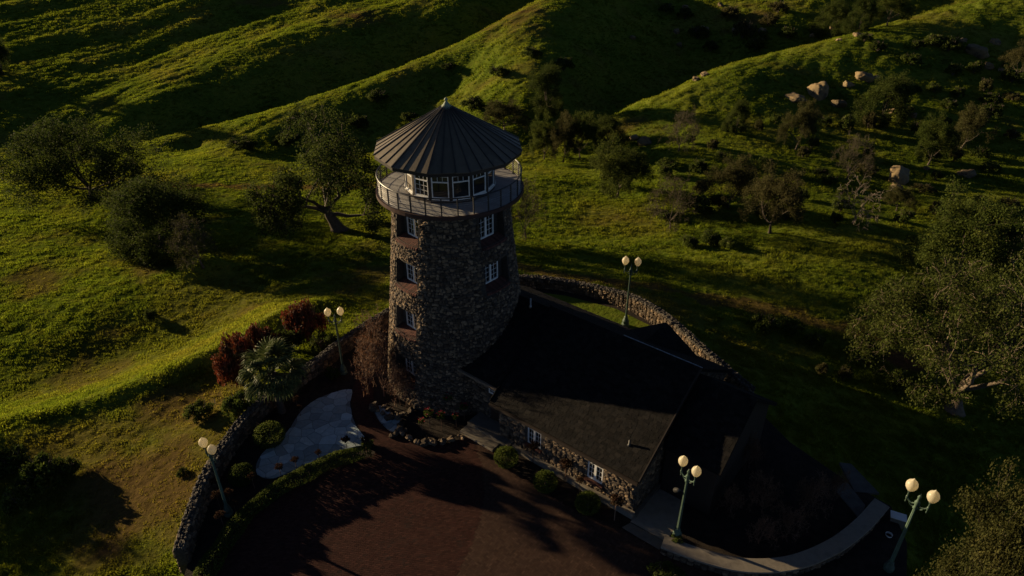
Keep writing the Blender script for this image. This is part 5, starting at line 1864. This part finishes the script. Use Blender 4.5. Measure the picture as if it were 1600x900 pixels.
rusty(600, 618, 478, 108, 'rusty leaved twiggy tree against the left side of the stone tower')
rusty(578, 600, 500, 76, 'second rusty twiggy tree, left of the one against the tower')
rusty(626, 632, 552, 70, 'low rusty twiggy tree in front of the bottom tower window')
for i, (px, py, t, w, lb) in enumerate([(1190, 800, 740, 90, 'bare reddish weeping bush at the centre of the dark bed'), (1185, 848, 800, 66, 'small sunlit twiggy bush nearest the curved seat wall'), (1262, 800, 742, 84, 'reddish twiggy bush on the right of the dark bed'),
                                        (1228, 838, 790, 70, 'low twiggy bush in the dark bed right of the sunlit one'), (1142, 800, 752, 60, 'dark twiggy bush nearest the lamp post with the floodlight'), (1300, 780, 730, 50, 'twiggy bush by the concrete slabs behind the seat wall'), (1170, 730, 670, 60, 'tall twiggy bush by the house wing')]):
    rusty(px, py, t, w, lb)

# rocks round the planter bed by the tower
EDGE = []
for bme in BOULD[:4]:
    e = bme.copy(); e.name = 'rock'; e.materials.clear(); e.materials.append(M['stone']); EDGE.append(e)
ring0 = [(584, 632), (590, 641), (600, 646), (611, 650), (622, 652), (632, 645), (641, 640), (650, 634), (627, 662), (624, 670), (618, 678), (628, 676), (640, 684), (652, 690), (664, 692), (678, 692), (692, 690), (706, 686), (718, 680), (596, 636), (606, 640), (618, 644), (660, 628), (668, 622)]
ring = ring0 + [(px + rnd.uniform(-7, 7), py + rnd.uniform(-4, 4)) for px, py in ring0]
for i, (px, py) in enumerate(ring):
    p = at_z(px, py, .1)
    o = link('rock', rnd.choice(EDGE)); w = rnd.choice([.12, .16, .2, .26, .34])
    o.location = (float(p[0]), float(p[1]), .08); o.scale = (w, w * rnd.uniform(.7, 1), w * rnd.uniform(.55, .85)); o.rotation_euler = (rnd.uniform(-.4, .4), rnd.uniform(-.4, .4), rnd.uniform(0, 6))
    tag(o, 'rough grey edging rock of the planting bed at the foot of the tower', 'rock', 'edging rocks of the tower bed')


def rose_meshes(seed, mater, flowers):
    r = np.random.default_rng(seed)
    b = MB()
    b.tube([(0, 0, -.05), (.02, .01, .35), (0, 0, .75)], [.022, .018, .016], 5)
    for k in range(5):
        a = k * 1.26; b.tube([(0, 0, .72), (.10 * math.cos(a), .10 * math.sin(a), .84), (.2 * math.cos(a), .2 * math.sin(a), 1.0)], [.012, .009, .006], 3)
    st = b.mesh('stem', M['twig'])
    v, k = leaf_cloud([(0, 0, .95)] + [(.15 * math.cos(a), .15 * math.sin(a), .98) for a in (0, 1.6, 3.1, 4.7)], [.2] + [.14] * 4, 420, .075)
    hd = np_mesh('leaves', v, [np.arange(1680).reshape(420, 4)], mater, tint=nr.uniform(0, 1, 420))
    f = MB()
    if flowers:
        for _ in range(9):
            a, e = r.uniform(0, 6.28), r.uniform(.1, 1.4)
            c = Vector((.24 * math.cos(a) * math.cos(e), .24 * math.sin(a) * math.cos(e), 1.0 + .2 * math.sin(e)))
            for q in range(5):
                aa = q * 1.257
                f.add([c, c + Vector((.05 * math.cos(aa), .05 * math.sin(aa), .03)), c + Vector((.055 * math.cos(aa + .6), .055 * math.sin(aa + .6), .05)), c + Vector((.05 * math.cos(aa + 1.2), .05 * math.sin(aa + 1.2), .03))], [(0, 1, 2, 3)])
    fl = f.mesh('flowers', M['rose']) if flowers else None
    return st, hd, fl


ROSE = {'pink': rose_meshes(1, M['shrub'], True), 'bronze': rose_meshes(2, M['roseleaf'], False), 'rust': rose_meshes(3, M['roseleaf'], False)}


def rose(kind, px, py, h, label, group):
    p = at_z(px, py, 0)
    t = thing('standard_rose', label, 'rose bush', (float(p[0]), float(p[1]), 0), rnd.uniform(0, 6), group, h / 1.15)
    st, hd, fl = ROSE[kind]
    link('stem', st, t); link('leaves', hd, t)
    if fl: link('flowers', fl, t)


for a in [(672, 668, 1.3), (690, 672, 1.25), (702, 645, 1.5), (675, 640, 1.1), (713, 668, 1.0), (726, 655, 1.1), (660, 674, .9)]:
    rose('pink', *a, 'standard rose with pink red flowers in the rock edged bed by the tower', 'pink standard roses in the tower bed')
for a, wh in zip([(440, 748, 1.05), (464, 735, .95), (500, 722, .85), (543, 706, 1.1), (573, 706, 1.1)], ['nearest the rounded tip of the flagstone patio', 'second from the rounded patio tip', 'in the middle of the patio edge', 'second from the pointed patio tip', 'at the pointed patio tip by the hedge end']):
    rose('bronze', *a, 'bronze leaved standard rose ' + wh, 'bronze standard roses along the patio')
for a in [(340, 770, 1.0), (362, 790, 1.1), (345, 795, 1.2), (398, 762, 1.0), (335, 750, .9), (350, 825, 1.1), (370, 805, 1.0), (466, 640, 1.0), (470, 650, .8)]:
    rose('rust', *a, 'rusty leaved rose in the dark bed between the left wall and hedge', 'rusty roses in the bed by the left wall')
for a, wh in zip([(833, 722, 1.4), (883, 752, 1.5), (960, 812, 1.6), (905, 768, 1.0), (842, 715, .9)], ['below the left house window', 'midway between the two house windows', 'at the right hand corner of the house front', 'just left of the right house window', 'close to the wall under the left house window']):
    rose('rust', *a, 'rusty leaved standard rose ' + wh, 'rusty roses along the house front')


def ball(px, py, wpx, hpx, kind, label, group):
    p = at_z(px, py, 0); d = p[1] * cP + CAM_H * sP
    w = wpx * d / FOC
    t = thing('clipped_shrub', label, 'shrub', (float(p[0]), float(p[1]), 0), rnd.uniform(0, 6), group)
    r = w / 2
    n = 3600
    dd = nr.normal(0, 1, (n, 3)); dd /= np.linalg.norm(dd, axis=1)[:, None]
    c = dd * r * nr.uniform(.86, 1.0, n)[:, None] * np.array([1, 1, .8]) + np.array([0, 0, r * .72])
    c = c[c[:, 2] > -.02]
    v, k = leaf_cloud(c, np.full(len(c), .06), n, .075)
    link('foliage', np_mesh('foliage', v, [np.arange(n * 4).reshape(n, 4)], M[kind], tint=nr.uniform(0, 1, n)), t)
    b = MB(); b.tube([(0, 0, -.05), (0, 0, r * .8)], [.05, .03], 6); b.build('stem', M['bark'], t)


ball(424, 692, 48, 40, 'shrub', 'clipped round green shrub at the left side of the flagstone patio', None)
ball(380, 752, 40, 34, 'leaf', 'dark clipped round shrub by the lower tip of the patio', None)
for px, py, w, lb in [(791, 724, 38, 'clipped yellow green shrub beside the entrance steps'), (852, 762, 38, 'clipped yellow green shrub between the two house windows'), (918, 796, 40, 'clipped yellow green shrub below the right house window')]:
    ball(px, py, w, 30, 'shrub', lb, None)
shrub_px('green', 1056, 848, 30, 16, 'small leafy plant round the foot of the floodlit lamp post', z=.3)
shrub_px('green', 1040, 905, 70, 18, 'leafy plant at the bottom picture edge beside the driveway', z=0)
shrub_px('dark', 520, 590, 30, 20, 'small dark green plant inside the wall near the upper lamp post', z=0)
shrub_px('green', 574, 698, 26, 14, 'small plant at the pointed end of the hedge', z=0)

# clipped hedge along the driveway
HG = open_smooth(P0((318, 910), (345, 868), (378, 820), (425, 778), (470, 752), (520, 727), (560, 716), (582, 710)), 8)
path = resample(HG, .12); mid = path[len(path) // 2]
hedge = thing('hedge', 'low clipped green hedge curving between the dark driveway and the patio bed', 'hedge', (mid[0], mid[1], 0))
n = 16000
i = nr.integers(0, len(path) - 1, n)
d = path[np.minimum(i + 1, len(path) - 1)] - path[i]; d /= np.linalg.norm(d, axis=1)[:, None]
a = nr.uniform(-.15 * PI, 1.15 * PI, n)
prof = .38 + .05 * np.sin(i * .35) + .04 * np.sin(i * .13)
c = np.stack([path[i, 0] - mid[0] - d[:, 1] * np.cos(a) * prof, path[i, 1] - mid[1] + d[:, 0] * np.cos(a) * prof, .30 + np.sin(a) * .38 * (1 + .12 * np.sin(i * .29))], 1)
v, k = leaf_cloud(c, np.full(n, .07), n, .075)
link('foliage', np_mesh('foliage', v, [np.arange(n * 4).reshape(n, 4)], M['shrub'], tint=nr.uniform(0, 1, n)), hedge)
b = MB()
for q in range(0, len(path) - 1, 4):
    b.tube([(path[q, 0] - mid[0], path[q, 1] - mid[1], -.04), (path[q, 0] - mid[0] + rnd.uniform(-.1, .1), path[q, 1] - mid[1] + rnd.uniform(-.1, .1), .4)], [.03, .015], 4, cap=False)
b.build('stems', M['bark'], hedge)

# ------------------------------------------------------------------ small things
p = at_z(494, 577, -.1)
t = thing('stone_pedestal', 'short round grey pedestal with a pale flat top just outside the left wall', 'pedestal', (float(p[0]), float(p[1]), -.2))
b = MB(); b.lathe([(.27, -.3), (.27, .55), (.24, .60)], 16); b.build('drum', M['capstone'], t)
b = MB(); b.lathe([(.31, .60), (.31, .70), (.27, .73), (.05, .735)], 16); b.build('top', M['concrete'], t)
p = at_z(1402, 812, 0)
t = thing('utility_box', 'pale grey utility box beside the right end of the seat wall', 'utility box', (float(p[0]), float(p[1]), -.3), math.radians(-25))
b = MB(); b.box(-.32, .32, -.2, .2, 0, .52); b.build('body', M['concrete'], t)
b = MB(); b.box(-.35, .35, -.23, .23, .521, .57); b.build('lid', M['white'], t)
p = at_z(1389, 836, 0)
t = thing('bucket', 'small pale bucket below the right end of the seat wall', 'bucket', (float(p[0]), float(p[1]), -.25))
b = MB(); b.lathe([(.12, 0), (.15, .30), (.16, .31), (.145, .29), (.11, .03)], 14); b.build('pail', M['white'], t)
b = MB(); b.tube([(.15 * math.cos(a), .03, .30 + .12 * math.sin(a)) for a in np.linspace(0, PI, 8)], [.006] * 8, 4); b.build('handle', M['rail'], t)
p = ground(337, 632)
t = thing('marker_stake', 'thin white marker stake on the grass left of the palm', 'stake', tuple(p))
b = MB(); b.box(-.025, .025, -.012, .012, -.2, .42); b.add([(-.025, -.012, .42), (.025, -.012, .42), (.025, .012, .42), (-.025, .012, .42), (0, 0, .48)], [(0, 1, 4), (1, 2, 4), (2, 3, 4), (3, 0, 4)]); b.build('post', M['white'], t)
